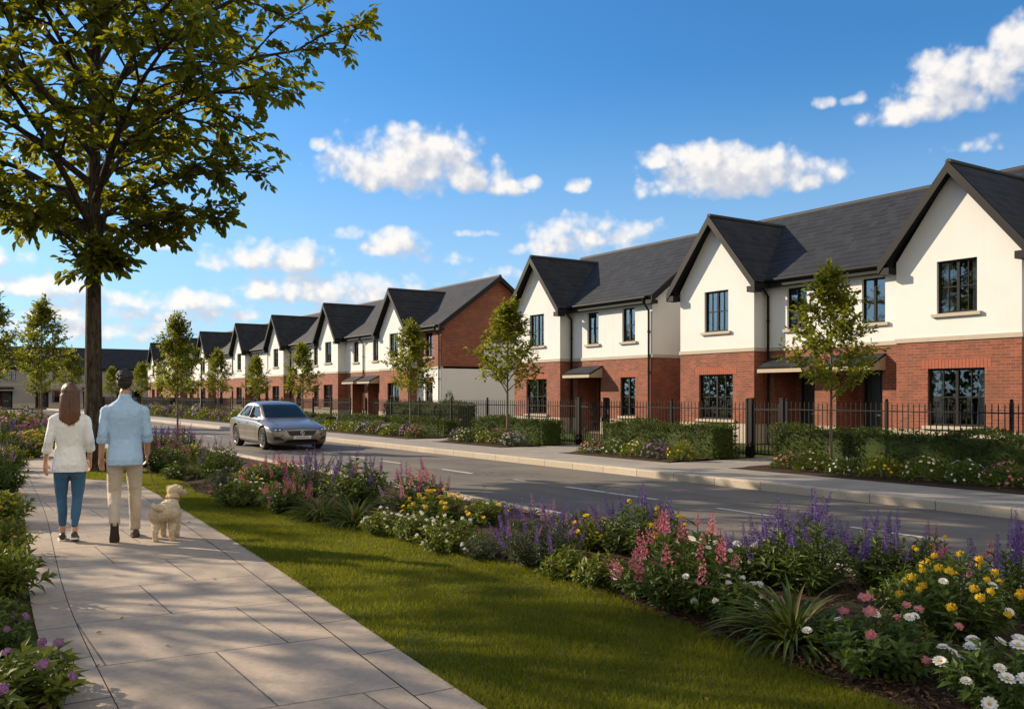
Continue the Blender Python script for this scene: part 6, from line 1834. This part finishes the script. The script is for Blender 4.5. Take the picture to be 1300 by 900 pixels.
def make_woman(x, y, rz):
    root = thing('person', 'woman with long brown hair in a white blouse and cropped blue jeans, walking away', 'person', (x, y, .034), rz)
    s0 = 1.0
    lh, lk, la = (-.085, 0, .86), (-.088, .09, .46), (-.075, .10, .10)
    rh, rk, ra = (.085, 0, .86), (.075, .035, .46), (.045, -.11, .115)
    ls, le, lw = (-.146, -.01, 1.335), (-.205, -.045, 1.075), (-.238, .02, .855)
    rs, re, rw = (.146, -.01, 1.335), (.200, -.03, 1.075), (.195, .13, .88)
    b = MB()
    loft(b, [(0, 0, .80, .11, .09), (0, 0, .88, .135, .095), (0, 0, 1.02, .10, .075), (0, -.005, 1.18, .125, .085), (0, -.01, 1.32, .12, .072), (0, -.01, 1.37, .075, .055)])
    limbs(b, [ls, le, lw], [.026, .030, .023]); limbs(b, [rs, re, rw], [.026, .030, .023])
    capsule(b, (-.09, -.01, 1.33), (.09, -.01, 1.33), .034, .034)
    capsule(b, (0, -.012, 1.33), (0, .0, 1.47), .047, .045)
    limbs(b, [lh, lk, la], [.07, .043, .029]); limbs(b, [rh, rk, ra], [.07, .043, .029])
    capsule(b, la, (-.078, .20, .040), .029, .024); capsule(b, ra, (.045, -.005, .035), .029, .024)
    W = head(b, (0, .01, 1.572), .93, -.06)
    hand(b, lw, (-.02, .15, -1), (.8, -.5, 0), (.5, .85, 0), .35, .87)
    hand(b, rw, (0, .3, -1), (-.8, -.4, 0), (-.3, .9, 0), .4, .93)
    remeshed(b, 'body', SKINM, .006, 3, root)
    hairm, nt, out = nmat('brown_hair'); h = NT(nt)
    p = h.coord('Object'); mp = h.n('ShaderNodeMapping'); nt.links.new(p, mp.inputs[0]); mp.inputs['Scale'].default_value = (70, 70, 3)
    n = h.noise(mp.outputs[0], 1.5, 4); sx = h.n('ShaderNodeSeparateXYZ'); nt.links.new(p, sx.inputs[0])
    c = h.mix(n, (.030, .012, .005), (.15, .062, .022)); c = h.mix(h.mapr(sx.outputs[2], 1.50, 1.25, 0, .5), c, (.30, .12, .04))
    h.bsdf(out, c, .38, h.bump(n, .8, .01), Specular_IOR_Level=.6)
    face(root, W, .93, hairm)
    hr = MB()
    ellipsoid(hr, W((0, -.018, .048)), (.088, .104, .095), None, 24, 0, True, 16)
    loft(hr, [(0, -.070, 1.265, .030, .016), (-.004, -.078, 1.295, .062, .030), (-.004, -.078, 1.33, .082, .044), (0, -.062, 1.42, .092, .062), (0, -.035, 1.50, .085, .078), (0, -.015, 1.58, .080, .085), (0, -.01, 1.62, .075, .08)], 26, 2.2)
    g = np.random.default_rng(8)
    for k in range(90):
        a = g.uniform(PI*.95, PI*2.05); xx = .085*math.cos(a)
        p0 = (xx*.9, -.02+.075*math.sin(a), 1.60+.03*g.random()); p1 = (xx*1.08, -.03+.062*math.sin(a)-.02, 1.45); p2 = (xx*1.1+g.normal()*.006, -.085-.022*abs(math.sin(a))+.03*abs(math.cos(a)), 1.34); p3 = (xx*.55+g.normal()*.014, -.085+.010*g.normal(), 1.26+.05*g.random())
        tube(hr, [p0, p1, p2, p3], [.010, .010, .009, .004], 6)
    ho = remeshed(hr, 'hair', hairm, .0055, 1, root)
    st = MB()
    for k in range(420):
        a = g.uniform(PI*.9, PI*2.1); ca_, sa_ = math.cos(a), math.sin(a); q = g.uniform(.99, 1.07); dz = g.random()
        p0 = (.050*ca_*q, -.02+.06*sa_, 1.672-.03*g.random()); p1 = (.088*ca_*q, -.022+.090*sa_*q, 1.57); p2 = (.095*ca_*q, -.050+.068*sa_*q, 1.42); p3 = (.086*ca_*q+g.normal()*.006, -.076+.050*sa_*q, 1.31); p4 = (.042*ca_+g.normal()*.016, -.082+.026*sa_+g.normal()*.006, 1.225+.09*dz*abs(ca_)+.03*dz)
        tube(st, [p0, p1, p2, p3, p4], [.0035, .004, .004, .0035, .0012], 4)
    st.obj('loose_strands', hairm, ho)
    sh = MB()
    loft(sh, [(0, -.022, .755, .176, .146), (0, -.022, .83, .174, .148), (0, -.008, .92, .158, .126), (0, .0, 1.02, .141, .104), (0, -.004, 1.14, .148, .106), (0, -.01, 1.24, .158, .108), (0, -.012, 1.31, .156, .094), (0, -.01, 1.355, .130, .078), (0, -.008, 1.385, .080, .064), (0, -.008, 1.40, .066, .060)], 36, 2.4)
    for s_, a, e, f in ((-1, ls, le, lw), (1, rs, re, rw)):
        a, e, f = np.array(a), np.array(e), np.array(f); dd = unit(f-e)
        limbs(sh, [a + (-s_*.04, 0, -.005), a + (s_*.008, 0, -.03), (a+e)/2, e, e+dd*.075], [.056, .056, .049, .046, .048])
        tube(sh, [e+dd*.06, e+dd*.075, e+dd*.115, e+dd*.125], [.046, .052, .053, .046], 18)
    remeshed(sh, 'blouse', m_cloth('white_linen', (.76, .755, .745), 200, .05), .0072, 3, root, [(.11, .012), (.05, .004)])
    tr = MB()
    loft(tr, [(0, 0, .73, .138, .108), (0, 0, .82, .152, .116), (0, 0, .92, .132, .100)], 32, 2.4)
    limbs(tr, [(-.080, 0, .80), (-.086, .045, .62), (-.086, .085, .46), (-.078, .078, .33), (-.076, .095, .185)], [.088, .074, .054, .053, .040])
    limbs(tr, [(.080, 0, .80), (.080, .018, .62), (.074, .03, .46), (.060, -.040, .33), (.047, -.098, .20)], [.088, .074, .054, .053, .040])
    ellipsoid(tr, (-.066, -.045, .78), (.086, .088, .105)); ellipsoid(tr, (.066, -.045, .78), (.086, .088, .105))
    remeshed(tr, 'jeans', m_cloth('blue_denim', (.028, .105, .21), 260, .3), .0068, 3, root, [(.09, .007), (.04, .003)])
    shm = m_plain('black_white_shoe', (.025, .025, .027), .5, .2); solem = m_plain('white_sole', (.62, .60, .56), .7, .1)
    shoe(root, 'shoe', (-.078, .045, 0), (-.086, .275, 0), shm, solem, .92, up=(0, 0, 1))
    shoe(root, 'shoe', (.045, -.165, .045), (.055, .045, .0), shm, solem, .92, up=(0, .2, 1))
    return root

def make_dog(x, y, rz):
    root = thing('dog', 'cream curly coated dog on a leash at the path edge, head turned to the lawn', 'dog', (x, y, .034), rz)
    fur, nt, out = nmat('cream_fur'); h = NT(nt)
    p = h.coord('Object'); n = h.noise(p, 38, 4, .6, .6); n2 = h.noise(p, 5, 3)
    c = h.mix(n, (.46, .35, .23), (.62, .51, .36)); c = h.mix(h.mapr(n2, .4, .7, 0, .4), c, (.54, .43, .30))
    h.bsdf(out, c, .95, h.bump(n, .9, .02), Sheen_Weight=.4)
    b = MB()
    # trunk runs +Y: hips behind, deep chest in front
    ellipsoid(b, (0, -.15, .355), (.112, .135, .115)); ellipsoid(b, (0, .0, .350), (.105, .18, .110)); ellipsoid(b, (0, .15, .345), (.115, .135, .135))
    capsule(b, (0, .20, .40), (.02, .275, .515), .082, .068)
    # hind legs: thigh, hock back, shank
    for s_, dy in ((-1, -.02), (1, .03)):
        limbs(b, [(s_*.070, -.155+dy, .33), (s_*.082, -.10+dy, .225), (s_*.080, -.185+dy, .125), (s_*.080, -.170+dy, .028)], [.085, .056, .033, .030])
        capsule(b, (s_*.080, -.165+dy, .026), (s_*.080, -.118+dy, .024), .030, .026)
    for s_, dy in ((-1, .03), (1, -.01)):
        limbs(b, [(s_*.072, .17+dy, .30), (s_*.076, .165+dy, .17), (s_*.074, .175+dy, .03)], [.060, .040, .031])
        capsule(b, (s_*.074, .18+dy, .026), (s_*.074, .215+dy, .024), .031, .026)
    # head turned to the right
    tn = -.65; hc = np.array([.035, .300, .575]); ca, sa = math.cos(tn), math.sin(tn)
    def W(q): return hc + np.array([q[0]*ca-q[1]*sa, q[0]*sa+q[1]*ca, q[2]])
    ellipsoid(b, W((0, 0, 0)), (.080, .088, .076), (0, 0, tn)); capsule(b, W((0, .07, -.025)), W((0, .125, -.035)), .048, .038)
    for s_ in (-1, 1):
        ellipsoid(b, W((s_*.083, -.005, .028)), (.030, .024, .042), (0, s_*.75, tn), 14, 0, True, 10); ellipsoid(b, W((s_*.103, -.002, .0)), (.020, .022, .034), (0, s_*.25, tn), 14, 0, True, 10)
    tl = bow((0, -.26, .40), (-.075, -.325, .47), (-.02, -.03, .0)); limbs(b, tl, [.034, .036, .034, .030, .022], 12)
    body = remeshed(b, 'body', fur, .0075, 3, root, [(.032, .016), (.014, .010)])
    # coat: short locks following the skin
    me = body.data; g = np.random.default_rng(5); ar = np.array([q.area for q in me.polygons]); n = 14000
    idx = g.choice(len(ar), n, p=ar/ar.sum())
    C = np.array([me.polygons[int(i)].center[:] for i in idx]); N = np.array([me.polygons[int(i)].normal[:] for i in idx])
    D = N*.32 + g.normal(size=(n, 3))*.5 + np.array([0, -.15, -.6])
    ct = MB(); cards(ct, C-N*.004, D, N + g.normal(size=(n, 3))*.3, g.uniform(.010, .021, n), g.uniform(.003, .006, n), STRAP_V, STRAP_F)
    cm = m_leaf('fur_lock', (.52, .41, .285), (.72, .61, .45), .25, .95)
    ct.obj('coat', cm, root)
    nm = m_plain('dog_nose', (.012, .010, .010), .35)
    m = MB(); ellipsoid(m, W((0, .163, -.022)), (.020, .014, .015)); m.obj('nose', nm, root)
    for s_ in (-1, 1):
        m = MB(); ellipsoid(m, W((s_*.036, .082, .018)), (.011, .011, .011)); m.obj('eye', nm, root)
    m = MB(); a = np.linspace(0, 2*PI, 25); c0 = np.array([.012, .245, .465])
    tube(m, c0 + np.stack([.086*np.cos(a), .070*np.sin(a), -.03*np.sin(a)], 1), .009, 6, cap=False); m.obj('collar', m_plain('tan_collar', (.20, .11, .05), .6), root)
    return root

MX, MY, MR = 1.80, 10.24, -R(9)
man, rw = make_man(MX, MY, MR)
wo = make_woman(1.295, 10.40, -R(9)); wo.scale = (.955, .955, .965); man.scale = (.965, .965, .965)
DX, DY, DR = 2.17, 10.0, -R(24)
dog = make_dog(DX, DY, DR); dog.scale = (.96, .86, .85)
# leash from the man's hand to the dog's collar
Rm = Matrix.Rotation(MR, 3, 'Z'); Rd = Matrix.Rotation(DR, 3, 'Z')
p0 = .965*np.array(Rm @ Vector((rw[0]-.005, rw[1]+.033, rw[2]-.09))) + np.array([MX, MY, .034])
p1 = np.array(Rd @ Vector((-.05*.96, .21*.86, .475*.85))) + np.array([DX, DY, .034])
m = MB(); pts = [p0+(p1-p0)*t - np.array([0, 0, .10])*math.sin(PI*t) for t in np.linspace(0, 1, 14)]
a = np.linspace(0, 2*PI, 12)
tube(m, pts, .0055, 6)
tube(m, [p0 + np.array([.0, .018*math.cos(q), .035*math.sin(q)+.01]) for q in a], .0055, 6, cap=False)
ls_ = m.obj('leash', m_plain('tan_leash', (.13, .085, .045), .7))
tag(ls_, 'thin tan leash hanging between the man’s right hand and the dog’s collar', 'leash')
